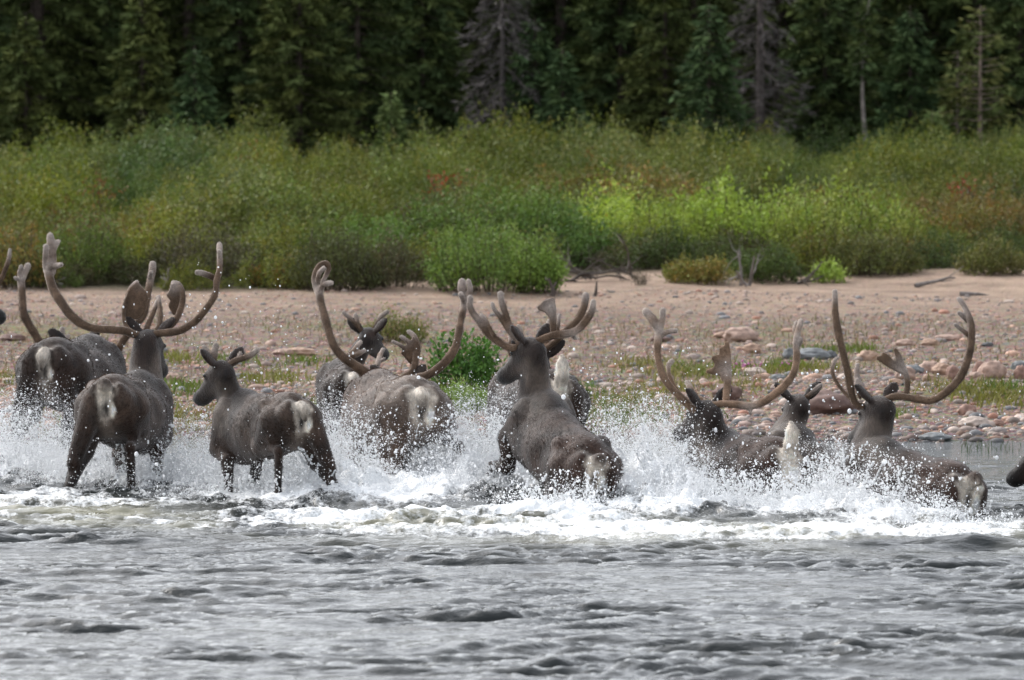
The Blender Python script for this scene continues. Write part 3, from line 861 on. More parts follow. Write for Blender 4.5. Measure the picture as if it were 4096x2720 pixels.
    # bull looking left, rearing out of the water
    caribou('dark brown bull caribou with a long raised neck looking left, hindquarters sunk in the water', 37.7, (2345, 1740), 20, 16, .96, poll=(2128, 1385), muzzle=(1995, 1480, 1), pd=.72, girth=1.0,
            coat='brown', tail='mid', patch=1.0, neck_r=.86, legs=dict(FL=(72, 0, -14, 6), FR=(0, 0, 0, 2)),
            antlers=[[T((2060,1392,15), (2026,1387,17), (1988,1362,18), (1954,1334,18), (1916,1283,17), (1892,1252,16), (1880,1225,14), (1881,1190,13), d=(.0,.06,.1)),
                      T((1975,1340,11), (1967,1327,10), (1947,1289,10), (1926,1262,10), d=(.05,0,.15)),
                      T((2085,1375,14), (2071,1362,15), (2045,1325,15), (2028,1270,14), (2012,1225,14), (2005,1200,14), (2002,1176,14), d=(0,0,.05)),
                      T((2050,1345,12), (2020,1300,11), (1996,1262,11), (1978,1240,10), (1969,1215,10), d=(0,0,.02)), T((2048,1308,10), (2060,1322,10), (2073,1328,9), d=(0,0,-.06)),
                      T((2090,1355,11), (2082,1325,11), (2074,1308,11), d=(.05,0,.12))],
                     [T((2120,1378,14), (2140,1370,15), (2174,1355,16), (2219,1340,17), (2264,1336,19), (2312,1318,17), (2346,1279,16), (2368,1240,15), (2373,1207,13), d=(0,-.05,-.05)),
                      T((2285,1338,10), (2302,1354,9), d=(0,0,-.06)), T((2215,1335,16), (2213,1300,15), (2211,1272,14), (2210,1230,15), d=(0,0,.03)),
                      PL((2198,1279), (2195,1269), (2178,1248), (2152,1239), (2150,1227), (2170,1207), (2205,1191), (2219,1193), (2222,1238), (2226,1275), d=.03, tilt=.0)]])
    # hidden one with the raised white tail
    caribou('dark caribou half hidden behind the long-necked bull, its tail raised like a white plume', 40.6, (2205, 1478), 15, -2, 1.0, poll=(2150, 1440), mdir=(-.2, .9, -.3), pd=1.2, coat='dark', tail='up', patch=.9, girth=1.05,
            antlers=[[T((2180,1400,13), (2215,1371,14), (2240,1350,14), (2264,1324,15), (2312,1279,16), (2336,1227,16), (2343,1181,15), d=(0,-.1,.05)), T((2185,1395,13), (2188,1320,14), (2200,1284,13), d=(0,0,.15)), T((2225,1360,8), (2233,1300,8), (2236,1264,8), d=(0,0,.1))],
                     [T((2120,1400,12), (2060,1420,12), (2040,1400,12), (2045,1340,10), d=(0,-.1,.1))]])
    # right bull with tail up
    caribou('bull caribou with pale velvet antlers and a raised white tail, belly deep in spray', 38.3, (3090, 1745), 24, -2, .98, poll=(2832, 1638), muzzle=(2705, 1706, 1), pd=.62, girth=1.05, coat='brown', tail='up', patch=1.1, neck_r=.95, vel=1.7,
            antlers=[[T((2800,1640,14), (2774,1638,15), (2731,1598,17), (2689,1556,17), (2654,1507,17), (2633,1437,16), (2630,1381,17), (2637,1324,19), d=(0,-.08,.05)),
                      T((2637,1330,18), (2612,1280,21), (2583,1246,17), d=(.05,0,.1)), T((2642,1315,15), (2648,1280,14), (2651,1242,14), d=(.05,0,.05)), T((2645,1340,14), (2664,1329,13), (2684,1324,13), (2702,1323,12), d=(.05,0,-.03)),
                      T((2765,1612,9), (2735,1590,9), (2710,1563,10), (2690,1530,10), (2675,1490,10), (2675,1460,11), (2686,1444,11), d=(0,0,.15)),
                      T((2825,1612,12), (2809,1600,13), (2781,1584,14), (2762,1555,15), (2750,1530,13), d=(0,0,.22))],
                     [T((2837,1622,14), (2893,1616,16), (2949,1619,17), (3012,1623,17), (3068,1598,18), (3131,1549,18), (3173,1493,17), (3187,1430,16), (3184,1380,15), (3190,1332,14), (3204,1284,13), d=(0,-.16,.02)),
                      T((3184,1388,12), (3196,1372,12), (3202,1358,11), d=(.02,0,-.06)), T((3000,1630,9), (3002,1653,8), d=(-.12,0,-.12)), T((3186,1350,11), (3180,1320,11), (3186,1290,10), d=(.02,0,.06)),
                      T((2903,1600,17), (2907,1570,17), (2911,1521,16), (2915,1480,15), d=(0,0,.12)),
                      PL((2886,1524), (2879,1500), (2858,1500), (2826,1492), (2826,1479), (2851,1472), (2861,1458), (2847,1437), (2847,1426), (2865,1419), (2879,1419), (2875,1398), (2882,1388), (2896,1384), (2900,1367), (2914,1367), (2921,1395), (2926,1450), (2924,1524), d=.1, tilt=.1)]])
    # young one behind it
    caribou('young dark caribou with one short black antler spike between the two right-hand bulls', 39.6, (3400, 1872), 32, 20, .86, poll=(3196, 1608), muzzle=(3125, 1706, 1), pd=.66, coat='dark', tail='down', neck_r=.8, head_s=1.05,
            antlers=[[T((3170,1612,10), (3160,1595,9), (3150,1565,8), d=(.02,0,.05))], [T((3205,1606,9), (3237,1582,10), (3262,1560,11), (3282,1543,11), d=(0,0,-.03))]])
    # right bull
    caribou('bull caribou furthest right with tall dark antlers, standing hip deep with a short tufted tail', 36.9, (3800, 1842), 33, 6, .94, poll=(3516, 1618), muzzle=(3400, 1736, 1), pd=.72, girth=1.0, coat='brown', tail='mid', patch=1.5, neck_r=1.0,
            antlers=[[T((3450,1625,15), (3424,1615,16), (3408,1582,17), (3392,1494,17), (3370,1405,16), (3354,1335,17), (3341,1253,16), (3340,1166,13), d=(0,-.1,.0)),
                      T((3420,1605,9), (3398,1589,9), (3356,1544,9), (3330,1490,9), (3338,1445,9), (3352,1430,7), d=(.05,0,.2)),
                      T((3500,1600,12), (3481,1589,13), (3449,1557,13), (3428,1506,13), (3429,1458,11), d=(0,0,.2)), T((3440,1590,10), (3430,1560,10), (3427,1520,10), d=(.05,0,.1))],
                     [T((3515,1612,14), (3545,1598,15), (3589,1585,17), (3665,1595,17), (3728,1601,18), (3791,1563,19), (3842,1506,19), (3874,1430,18), (3886,1354,17), (3883,1291,15), (3861,1234,13), (3836,1195,12), d=(0,-.18,.02)),
                      T((3884,1352,11), (3862,1330,11), (3842,1315,10), (3821,1298,10), d=(0,0,-.06)), T((3882,1295,11), (3858,1272,10), (3836,1251,10), d=(0,0,-.04)),
                      T((3600,1590,13), (3625,1570,13), (3629,1519,13), (3612,1470,14), d=(0,0,.12)),
                      PL((3633,1506), (3601,1494), (3551,1468), (3506,1437), (3505,1424), (3522,1424), (3532,1408), (3551,1418), (3579,1446), (3585,1437), (3573,1399), (3582,1389), (3608,1424), (3624,1468), d=.1, tilt=.1)]])
    # right edge
    caribou('dark caribou entering at the right-hand picture edge, only its muzzle in view', 37.4, (5010, 1850), 66, 3, 1.0, poll=(4195, 1775), muzzle=(4068, 1862, .5), pd=.4, coat='dark', antlers=[[T((4190,1770,14), (4150,1730,14), (4120,1640,14), (4125,1560,12), d=(.1,0,.3))], [T((4205,1765,14), (4290,1760,14), (4390,1650,14), (4400,1520,12), d=(0,-.1,0))]])
build_herd()
# ------------------------------------------------------------------ beach: stones, grass, driftwood
def ico(sub):
    t = (1 + 5 ** .5) / 2
    V = [(-1, t, 0), (1, t, 0), (-1, -t, 0), (1, -t, 0), (0, -1, t), (0, 1, t), (0, -1, -t), (0, 1, -t), (t, 0, -1), (t, 0, 1), (-t, 0, -1), (-t, 0, 1)]
    F = [(0,11,5),(0,5,1),(0,1,7),(0,7,10),(0,10,11),(1,5,9),(5,11,4),(11,10,2),(10,7,6),(7,1,8),(3,9,4),(3,4,2),(3,2,6),(3,6,8),(3,8,9),(4,9,5),(2,4,11),(6,2,10),(8,6,7),(9,8,1)]
    V = [np.array(v) / np.linalg.norm(v) for v in V]
    for _ in range(sub):
        c = {}; F2 = []
        def mid(a, b):
            k = (min(a, b), max(a, b))
            if k not in c: V.append(unit(V[a] + V[b])); c[k] = len(V) - 1
            return c[k]
        for a, b, d in F:
            x, y, z = mid(a, b), mid(b, d), mid(d, a)
            F2 += [(a, x, z), (b, y, x), (d, z, y), (x, y, z)]
        F = F2
    return np.array(V), np.array(F)
ICO0, ICO1, ICO3 = ico(0), ico(1), ico(3)
OCT = (np.array([(1,0,0),(-1,0,0),(0,1,0),(0,-1,0),(0,0,1),(0,0,-1)], float), np.array([(0,2,4),(2,1,4),(1,3,4),(3,0,4),(2,0,5),(1,2,5),(3,1,5),(0,3,5)]))
TET = (np.array([(1,1,1),(-1,-1,1),(-1,1,-1),(1,-1,-1)], float) / 1.3, np.array([(0,1,3),(0,2,1),(0,3,2),(1,2,3)]))
def scatter(shape, pos, scale, col=None, rotz=None, squash=None):
    V0, F0 = shape
    n = len(pos); P = np.repeat(V0[None], n, 0)
    if squash is not None: P = P * squash[:, None, :]
    P = P * np.asarray(scale)[:, None, None]
    if rotz is not None:
        c, s = np.cos(rotz)[:, None], np.sin(rotz)[:, None]
        P = np.stack([P[..., 0] * c - P[..., 1] * s, P[..., 0] * s + P[..., 1] * c, P[..., 2]], -1)
    P = P + pos[:, None, :]
    F = F0[None] + (np.arange(n) * len(V0))[:, None, None]
    C = None if col is None else np.repeat(col, len(V0), 0)
    return P.reshape(-1, 3), F.reshape(-1, 3), C
STONE_COLS = np.array([(.36,.25,.20), (.42,.27,.20), (.30,.22,.19), (.38,.30,.26), (.22,.19,.18), (.16,.16,.165), (.44,.36,.31), (.33,.17,.12), (.26,.21,.18)])

def build_pebbles():
    r = np.random.default_rng(21)
    n = 120000
    x = r.uniform(-8.5, 8.5, n); d = r.uniform(-0.2, 17, n) ** 1.0
    keep = r.random(n) < np.clip(1.1 * np.exp(-np.maximum(d - 1.5, 0) / 5.5) + .32, 0, 1) * (0.55 + 0.6 * fbm(np.stack([x * .6, d * .6, x * 0], -1), 3))
    x, d = x[keep], d[keep]
    y = shore_y(x) + d
    sz = 0.011 * np.exp(r.normal(0, .55, len(x))) * (1.35 - .5 * np.clip(d / 9, 0, 1))
    big = r.random(len(x)) < 0.02 * np.exp(-d / 6) * 2
    sz[big] *= r.uniform(2.0, 3.2, big.sum())
    sz = np.clip(sz, .006, .060)
    z = ground_z(x, y) + sz * .12
    sq = np.stack([r.uniform(.9, 1.5, len(x)), r.uniform(.75, 1.1, len(x)), r.uniform(.45, .75, len(x))], -1)
    c = STONE_COLS[r.integers(0, len(STONE_COLS), len(x))] * r.uniform(.7, 1.35, (len(x), 1))
    wet = (1 - sstep(.1, .9, d))[:, None]
    c = c * (1 - .45 * wet)
    pos = np.stack([x, y, z], -1); rz = r.uniform(0, 6.28, len(x))
    sm = sz < .026
    V1, F1, C1 = scatter(ICO0, pos[sm], sz[sm], c[sm], rz[sm], sq[sm])
    V2, F2, C2 = scatter(ICO1, pos[~sm], sz[~sm], c[~sm], rz[~sm], sq[~sm])
    me = mesh('pebbles', np.concatenate([V1, V2]), np.concatenate([F1, F2 + len(V1)]), np.concatenate([C1, C2]))
    tag(link('pebbles', me, M_STONE), 'pink, brown and grey pebbles strewn over the river bank', 'pebbles', None, 'stuff')
build_pebbles()

def ground_at(px, py, it=12):
    """point of the bank seen at a photo pixel"""
    Y = 52.0
    for _ in range(it):
        p = at(px, py, Y)
        gz = float(ground_z(p[0], Y))
        Y += (p[2] - gz) * Y / max(CAM_H - gz, .3) * .8
        Y = min(max(Y, 43), 90)
    p = at(px, py, Y); p[2] = float(ground_z(p[0], p[1]))
    return p
def build_boulders():
    r = np.random.default_rng(5)
    PK, OR, GR, DK, PA, RD, BR = (.36,.25,.20), (.36,.24,.175), (.17,.18,.185), (.10,.105,.11), (.45,.37,.32), (.27,.165,.13), (.15,.095,.08)
    # px, py (base), width px, height px, colour, label
    L = [(2962, 1366, 150, 62, PK, 'large flat pink boulder lying alone on the gravel behind the antlers'),
         (2890, 1352, 70, 30, OR, 'low orange stone beside the large flat pink boulder'),
         (3010, 1412, 75, 42, OR, 'orange rounded stone below the large flat pink boulder'),
         (3250, 1436, 150, 46, GR, 'long flat grey slab lying in the gravel by a grass tuft'),
         (3318, 1434, 62, 34, DK, 'dark slate stone at the end of the grey slab'),
         (3160, 1434, 60, 46, GR, 'upright grey stone at the left end of the grey slab'),
         (3300, 1650, 260, 95, BR, 'long dark reddish brown rock behind the young caribou and the right bull'),
         (2910, 1600, 120, 70, BR, 'brown rock behind the pale antler shovel'),
         (3970, 1510, 110, 72, PK, 'largest rounded pink boulder in the row of stones at the right'),
         (3922, 1500, 66, 58, RD, 'reddish boulder leaning on the largest rounded pink boulder'),
         (3905, 1518, 60, 34, PK, 'small pink stone in front of the reddish boulder'),
         (3772, 1498, 84, 50, OR, 'rounded orange boulder in the middle of the right stone row'),
         (3722, 1488, 90, 48, PK, 'pale pink boulder beside the rounded orange boulder'),
         (3716, 1524, 54, 30, OR, 'small orange stone lying below the pale pink boulder'),
         (3812, 1516, 60, 60, RD, 'tall reddish stone next to the orange boulder'),
         (4084, 1516, 60, 60, RD, 'dark red boulder cut by the right picture edge'),
         (4080, 1478, 70, 38, GR, 'grey stone above the dark red boulder at the picture edge'),
         (3620, 1520, 80, 60, PK, 'pink rock half covered by the split antler shovel'),
         (3650, 1492, 90, 34, GR, 'grey flat stone behind the split antler shovel'),
         (3470, 1440, 90, 40, OR, 'orange stone between the tall antlers of the right bull'),
         (3870, 1660, 76, 46, RD, 'red-brown stone near the waterline right of the antlers'),
         (3900, 1705, 120, 42, PA, 'pale flat stone close to the right waterline'),
         (3990, 1702, 60, 26, RD, 'small red-brown stone beside the pale flat stone'),
         (3740, 1760, 120, 34, GR, 'grey stone sitting in the edge of the water'),
         (3580, 1540, 60, 30, OR, 'small rust stone below the pink rock'),
         (3790, 1360, 110, 24, PK, 'long low pink stone high on the gravel at the right'),
         (3620, 1382, 80, 28, PK, 'pair of low pink stones fused into one lump on the gravel'),
         (3720, 1382, 70, 30, OR, 'low orange-pink stone right of the fused pink lump'),
         (3950, 1385, 50, 18, DK, 'small black stone high on the gravel at the right'),
         (3020, 1500, 90, 34, PA, 'pale stone with pink flowers in front of it'),
         (3045, 1520, 60, 28, OR, 'rust coloured stone under the pink flowers'),
         (3110, 1520, 70, 26, GR, 'blue-grey stone beside the rust coloured stone'),
         (50, 1362, 100, 30, BR, 'brown flat rock left of the dark bull'),
         (1200, 1402, 120, 34, OR, 'low orange stone between the young caribou and the grey bull antlers'),
         (1140, 1395, 90, 30, PK, 'low pink stone touching the low orange stone'),
         (690, 1520, 70, 30, PK, 'pink stone behind the splash right of the second bull'),
         (2640, 1368, 80, 30, BR, 'brown low stone beside the curved pale antler')]
    V0, F0 = ICO3
    for i, (px, py, w, h, c, lab) in enumerate(L):
        p = ground_at(px, py)
        sc = p[1] / FPX
        W, Hh = w * sc / 2, h * sc
        V = V0 * np.array([W, W * .8, Hh * .62])
        n = fbm(V0 * 1.6 + i * 7.3, 3)[:, None]
        V = V * (1 + .22 * n)
        V[:, 2] += Hh * .30
        cc = np.array(c) * (1 + .25 * fbm(V0 * 3 + i, 3))[:, None]
        o = link('boulder', mesh('boulder', V, F0, np.clip(cc, .03, .8)), M_STONE, None, tuple(p))
        o.rotation_euler = (0, 0, r.uniform(-.4, .4))
        tag(o, lab, 'rock', 'rocks on the river bank')
build_boulders()

def blades(pos, h, w, lean, r, col, seg=2):
    """grass blades as bent strips of quads"""
    n = len(pos); a = r.uniform(0, 6.28, n); dx, dy = np.cos(a), np.sin(a)
    b = r.uniform(0, 6.28, n); wx, wy = np.cos(b) * w, np.sin(b) * w
    V = []
    for t, ww in ((0, 1), (.55, .8), (1, .12)):
        cx_ = pos[:, 0] + dx * lean * h * t * t; cy_ = pos[:, 1] + dy * lean * h * t * t; cz_ = pos[:, 2] + h * t * (1 - .25 * lean * t)
        for s_ in (-1, 1): V.append(np.stack([cx_ + s_ * wx * ww, cy_ + s_ * wy * ww, cz_], -1))
    V = np.stack(V, 1)
    F = np.array([(0, 1, 3, 2), (2, 3, 5, 4)])[None] + (np.arange(n) * 6)[:, None, None]
    return V.reshape(-1, 3), F.reshape(-1, 4), np.repeat(col, 6, 0)

def build_grass():
    r = np.random.default_rng(31)
    # dry stubble over the middle of the bank
    n = 30000
    x = r.uniform(-8.5, 8.5, n); d = r.uniform(3.0, 13.5, n)
    k = r.random(n) < np.clip(.30 + .7 * fbm(np.stack([x * .5, d * .5, x * 0 + 6], -1), 3) + .4 * np.exp(-((d - 9) / 3) ** 2), .03, 1) * .6
    x, d = x[k], d[k]; y = shore_y(x) + d
    y = np.minimum(y, bush_y(x) - .8)
    pos = np.stack([x, y, ground_z(x, y)], -1)
    h = r.uniform(.02, .085, len(x)); c = np.array([(.24,.17,.13), (.19,.13,.10), (.30,.22,.16), (.15,.12,.09), (.16,.17,.07)])[r.integers(0, 5, len(x))] * r.uniform(.7, 1.2, (len(x), 1))
    me = mesh('dry_grass', *blades(pos, h, r.uniform(.003, .006, len(x)), r.uniform(.1, .7, len(x)), r, c))
    tag(link('dry_grass', me, M_LEAF), 'short dry reddish stubble standing on the upper gravel', 'dry grass', None, 'stuff')
    # low green-yellow growth
    P, C, Hh = [], [], []
    spots = [(450, 1640, 1.1), (650, 1690, 1.2), (560, 1560, .8), (770, 1560, .7), (930, 1450, .5), (1220, 1450, .4), (1260, 1640, .7), (1850, 1600, 1.0), (1760, 1560, .8), (2400, 1640, .9), (2300, 1560, .6), (2480, 1690, .9),
             (2760, 1500, .8), (2840, 1490, .8), (3140, 1470, .5), (3070, 1490, .4), (3840, 1560, .7), (3980, 1590, .8), (4060, 1600, .7), (4010, 1560, .5), (2560, 1460, .5), (2660, 1560, .6), (330, 1480, .5), (100, 1520, .6),
             (3240, 1400, .4), (3420, 1400, .4), (2950, 1560, .5), (2010, 1530, .6), (1560, 1620, .7), (3550, 1660, .4), (3230, 1480, .5), (690, 1440, .5), (1080, 1520, .6), (2540, 1600, .6)]
    for (px, py, q) in spots:
        p = ground_at(px, py); m = int(420 * q)
        xx = p[0] + r.normal(0, .30 * q, m); yy = p[1] + r.normal(0, .55 * q, m)
        P.append(np.stack([xx, yy, ground_z(xx, yy)], -1))
        base = np.array([(.13,.17,.04), (.19,.19,.05), (.10,.16,.04), (.22,.20,.08)])[r.integers(0, 4)]
        C.append(base * r.uniform(.6, 1.35, (m, 1))); Hh.append(r.uniform(.03, .11, m) * (.7 + .5 * q))
    P, C, Hh = np.concatenate(P), np.concatenate(C), np.concatenate(Hh)
    me = mesh('beach_grass', *blades(P, Hh, r.uniform(.004, .008, len(P)), r.uniform(.2, 1.0, len(P)), r, C))
    tag(link('beach_grass', me, M_LEAF), 'low yellow-green grass and moss patches on the gravel', 'grass', None, 'stuff')
    # thin dark sprouts standing in the shallow water at the right
    px = np.concatenate([r.uniform(3840, 4110, 70), r.uniform(3400, 3440, 6)]); py = np.concatenate([r.uniform(1770, 1815, 70), r.uniform(1815, 1835, 6)])
    pos = np.array([at(a, b, CAM_H * FPX / (b - YH) * .998) for a, b in zip(px, py)]); pos[:, 2] = -.02
    me = mesh('water_sprouts', *blades(pos, r.uniform(.03, .11, len(pos)), np.full(len(pos), .0035), r.uniform(.1, .6, len(pos)), r, np.tile(np.array([[.05, .08, .03]]), (len(pos), 1))))
    tag(link('water_grass', me, M_LEAF), 'thin dark grass sprouts standing in the shallow water by the bank', 'water grass', None, 'stuff')
    # pink flowers
    for (qx, qy, m, lab) in ((2975, 1478, 16, 'small clump of pink wildflowers in front of a pale stone'), (3020, 1490, 14, 'pink wildflowers just right of the first pink clump'), (3145, 1478, 8, 'sparse pink wildflowers beside a green tuft near the grey slab')):
        p = ground_at(qx, qy)
        xx = r.normal(0, .055, m); yy = r.normal(0, .05, m); zz = r.uniform(.02, .075, m)
        V, F, C = scatter(OCT, np.stack([xx, yy, zz], -1), r.uniform(.008, .015, m), np.tile([[.50, .16, .38]], (m, 1)))
        bs = r.normal(0, .004, (m, 3)) * [1, 1, 0]; tp = np.stack([xx, yy, zz], -1); wv = np.array([.0025, 0, 0])
        g = (np.stack([bs - wv, bs + wv, tp + wv * .6, tp - wv * .6], 1).reshape(-1, 3), np.arange(4 * m).reshape(-1, 4), np.tile([[.08, .13, .03]], (4 * m, 1)))
        Ft = np.concatenate([g[1][:, [0, 1, 2]], g[1][:, [0, 2, 3]]])
        o = link('wildflower_plant', mesh('wildflower_plant', np.concatenate([V, g[0]]), np.concatenate([F, Ft + len(V)]), np.concatenate([C, g[2]])), M_LEAF, None, tuple(p))
        tag(o, lab, 'flowers', 'pink wildflower clumps')
build_grass()

# ------------------------------------------------------------------ shrubs
def leaf_quads(base, axis, length, width, r):
    """diamond leaves: base point, direction"""
    n = len(base)
    side = np.cross(axis, r.normal(size=(n, 3))); side /= np.linalg.norm(side, axis=1)[:, None] + 1e-9
    L, W = np.asarray(length)[:, None], np.asarray(width)[:, None]
    V = np.stack([base, base + axis * L * .45 + side * W * .5, base + axis * L, base + axis * L * .45 - side * W * .5], 1)
    return V.reshape(-1, 3), np.arange(4 * n).reshape(-1, 4)
def shrub_geo(r, W, H, shoots, leaves, pal, upright=.6, ll=(.035, .06), lw=.34, stem_c=(.07, .055, .04), bare=.06, round_=False):
    """shoots fan out from the base, leaves sit along each shoot; returns leaf mesh arrays and stem mesh arrays"""
    V, C, SV, SF = [], [], [], []
    pal = np.array(pal)
    n = shoots
    a = r.uniform(0, 6.283, n); rad = np.sqrt(r.random(n))
    lob = 1 + .38 * fbm(np.stack([np.cos(a) * 1.3 + r.uniform(0, 50), np.sin(a) * 1.3, rad * 1.2], -1), 2)
    b = np.stack([np.cos(a) * rad * W * .38, np.sin(a) * rad * W * .38, np.zeros(n)], -1)
    tip = np.stack([np.cos(a) * rad * W * .5 + r.normal(0, W * .05, n), np.sin(a) * rad * W * .5 + r.normal(0, W * .05, n),
                    H * ((1 - .55 * rad ** 2) if not round_ else np.sqrt(np.clip(1.02 - rad ** 2, .04, 1))) * r.uniform(.6, 1.05, n) * lob], -1)
    if not round_: tip[:, :2] = b[:, :2] + (tip[:, :2] - b[:, :2]) * (1.5 - upright)
    t = r.uniform(bare, 1.0, (n, leaves)) ** .8
    mid = (b + tip) / 2 + np.stack([np.cos(a) * W * .06, np.sin(a) * W * .06, H * .08 + 0 * a], -1)
    p = ((1 - t) ** 2)[..., None] * b[:, None] + (2 * t * (1 - t))[..., None] * mid[:, None] + (t ** 2)[..., None] * tip[:, None]
    p = p + r.normal(0, .038, p.shape) * [1, 1, .7]
    ax = unit_rows(tip - b)[:, None] * 1.0 + r.normal(0, 1.3, p.shape)
    ax = unit_rows(ax.reshape(-1, 3))
    m = n * leaves
    V, F = leaf_quads(p.reshape(-1, 3), ax, r.uniform(*ll, m), r.uniform(ll[0], ll[1], m) * lw, r)
    shootc = pal[r.integers(0, len(pal), n)]
    c = 1.25 * np.repeat(shootc, leaves, 0) * r.uniform(.65, 1.4, (m, 1)) * np.repeat(r.uniform(.85, 1.15, (n, 1)), leaves, 0)
    C = np.repeat(c, 4, 0)
    # stems: thin 3-sided tubes
    k = np.linspace(0, 1, 4)
    for i in range(0, n, 2):
        pts = [(1 - q) ** 2 * b[i] + 2 * q * (1 - q) * mid[i] + q * q * tip[i] for q in k]
        v, f, f3 = tube(pts, np.array([.007, .006, .004, .002]) * (H / 1.0) ** .5, 3, False)
        o = len(SV); SV.extend(v); SF.extend([tuple(j + o for j in q) for q in f])
    SV = np.array(SV); SC_ = np.tile(np.array([stem_c]), (len(SV), 1))
    return (V, F, C), (SV, np.array(SF), SC_)
def unit_rows(v): return v / (np.linalg.norm(v, axis=-1, keepdims=True) + 1e-9)

OLIVE = [(.118,.136,.028), (.13,.142,.034), (.10,.122,.028), (.145,.138,.034), (.09,.115,.026)]
GREYG = [(.105,.128,.040), (.115,.135,.044), (.095,.12,.035), (.13,.135,.04)]
DEEP = [(.055,.085,.025), (.065,.095,.028), (.075,.095,.03), (.05,.07,.024)]
LIME = [(.19,.235,.045), (.17,.22,.04), (.21,.25,.055), (.15,.20,.045)]
FRESH = [(.10,.155,.038), (.12,.17,.042), (.085,.135,.036)]
RUST = [(.12,.105,.038), (.14,.105,.038), (.10,.11,.04), (.13,.125,.04), (.17,.10,.035), (.10,.10,.035)]
DUSK = [(.075,.07,.04), (.065,.075,.035), (.09,.075,.045)]

def build_thicket():
    r = np.random.default_rng(77)
    kinds = {}
    def proto(nm, pal, **kw):
        kinds[nm] = [shrub_geo(r, pal=pal, **kw) for _ in range(3)]
    big = dict(W=1.55, H=.82, shoots=135, leaves=30, ll=(.038, .068), lw=.42)
    proto('olive', OLIVE, **{**big, 'round_': True}); proto('grey', GREYG, **{**big, 'round_': True}); proto('deep', DEEP, **{**big, 'round_': True})
    proto('lime', LIME, **{**big, 'H': .85}); proto('fresh', FRESH, **big); proto('rust', RUST, **{**big, 'H': .68, 'round_': True}); proto('dusk', DUSK, **{**big, 'H': .6, 'round_': True})
    LV, LF, LC, SV, SF, SCc = [], [], [], [], [], []
    nl = ns = 0
    rows = np.arange(0, 21, .86)
    for dy in rows:
        wid = 9.0 + .13 * dy
        for xx in np.arange(-wid, wid, 1.05 + .012 * dy):
            x = xx + r.normal(0, .25); y = bush_y(x) + .6 + dy + r.normal(0, .25)
            u = x / (y / 70.0)         # roughly constant for a column of the view
            f = fbm(np.array([[x * .35, y * .25, 3.3]]), 3)[0]; g = fbm(np.array([[x * .5, y * .4, 8.1]]), 2)[0]
            if dy < 1.0: k = ['deep', 'olive', 'dusk', 'rust'][r.integers(0, 4)]
            elif dy > 10: k = 'grey' if f > -.1 else 'olive'
            else: k = 'olive' if f > .05 else ('grey' if f > -.25 else 'rust')
            if g > .30: k = 'dusk' if dy < 7 else 'deep'
            if -2.2 < u < .8 and .4 < dy < 5: k = 'fresh' if r.random() < .6 else k
            if .6 < u < 4.4 and 1.2 < dy < 6.5 - .55 * u: k = 'lime' if r.random() < .85 else 'fresh'
            if u > 4.6 and dy < 9 and r.random() < .5: k = 'deep' if r.random() < .4 else 'rust'
            if 2.0 < u < 5.5 and 6 < dy < 9.5 and r.random() < .5: k = 'rust'
            if u < -4.4 and 1.5 < dy < 7 and r.random() < .4: k = 'rust'
            (v, fq, c), (sv, sf, sc) = kinds[k][r.integers(0, 3)]
            s = r.uniform(.72, 1.12) * (1.0 if dy > 1 else .78) * (.92 + .002 * dy) * (1 + .5 * fbm(np.array([[x * .5, y * .33, 1.7]]), 2)[0])
            if k == 'lime': s *= .92
            a = r.uniform(0, 6.283); cs, sn = math.cos(a) * s, math.sin(a) * s
            off = np.array([x, y, float(ground_z(x, y)) - .03])
            def tr(q): return np.stack([q[:, 0] * cs - q[:, 1] * sn, q[:, 0] * sn + q[:, 1] * cs, q[:, 2] * s * r.uniform(.999, 1.001)], -1) + off
            LV.append(tr(v)); LF.append(fq + nl); nl += len(v); LC.append(c * (1.22 if k == 'lime' else 1.0) * r.uniform(.68, 1.22) * np.array([r.uniform(.92, 1.1), 1, r.uniform(.8, 1.2)]))
            if dy < 2.5: SV.append(tr(sv)); SF.append(sf + ns); ns += len(sv); SCc.append(sc)
    o = link('thicket_undergrowth', mesh('thicket_undergrowth', np.concatenate(LV), np.concatenate(LF), np.concatenate(LC), smooth=False), M_LEAF)
    tag(o, 'dense olive and green willow thicket covering the bank before the forest', 'thicket', None, 'stuff')
    st = link('stems', mesh('stems', np.concatenate(SV), np.concatenate(SF), np.concatenate(SCc)), M_BARK, o)
    tag(st, kind='stuff')
build_thicket()

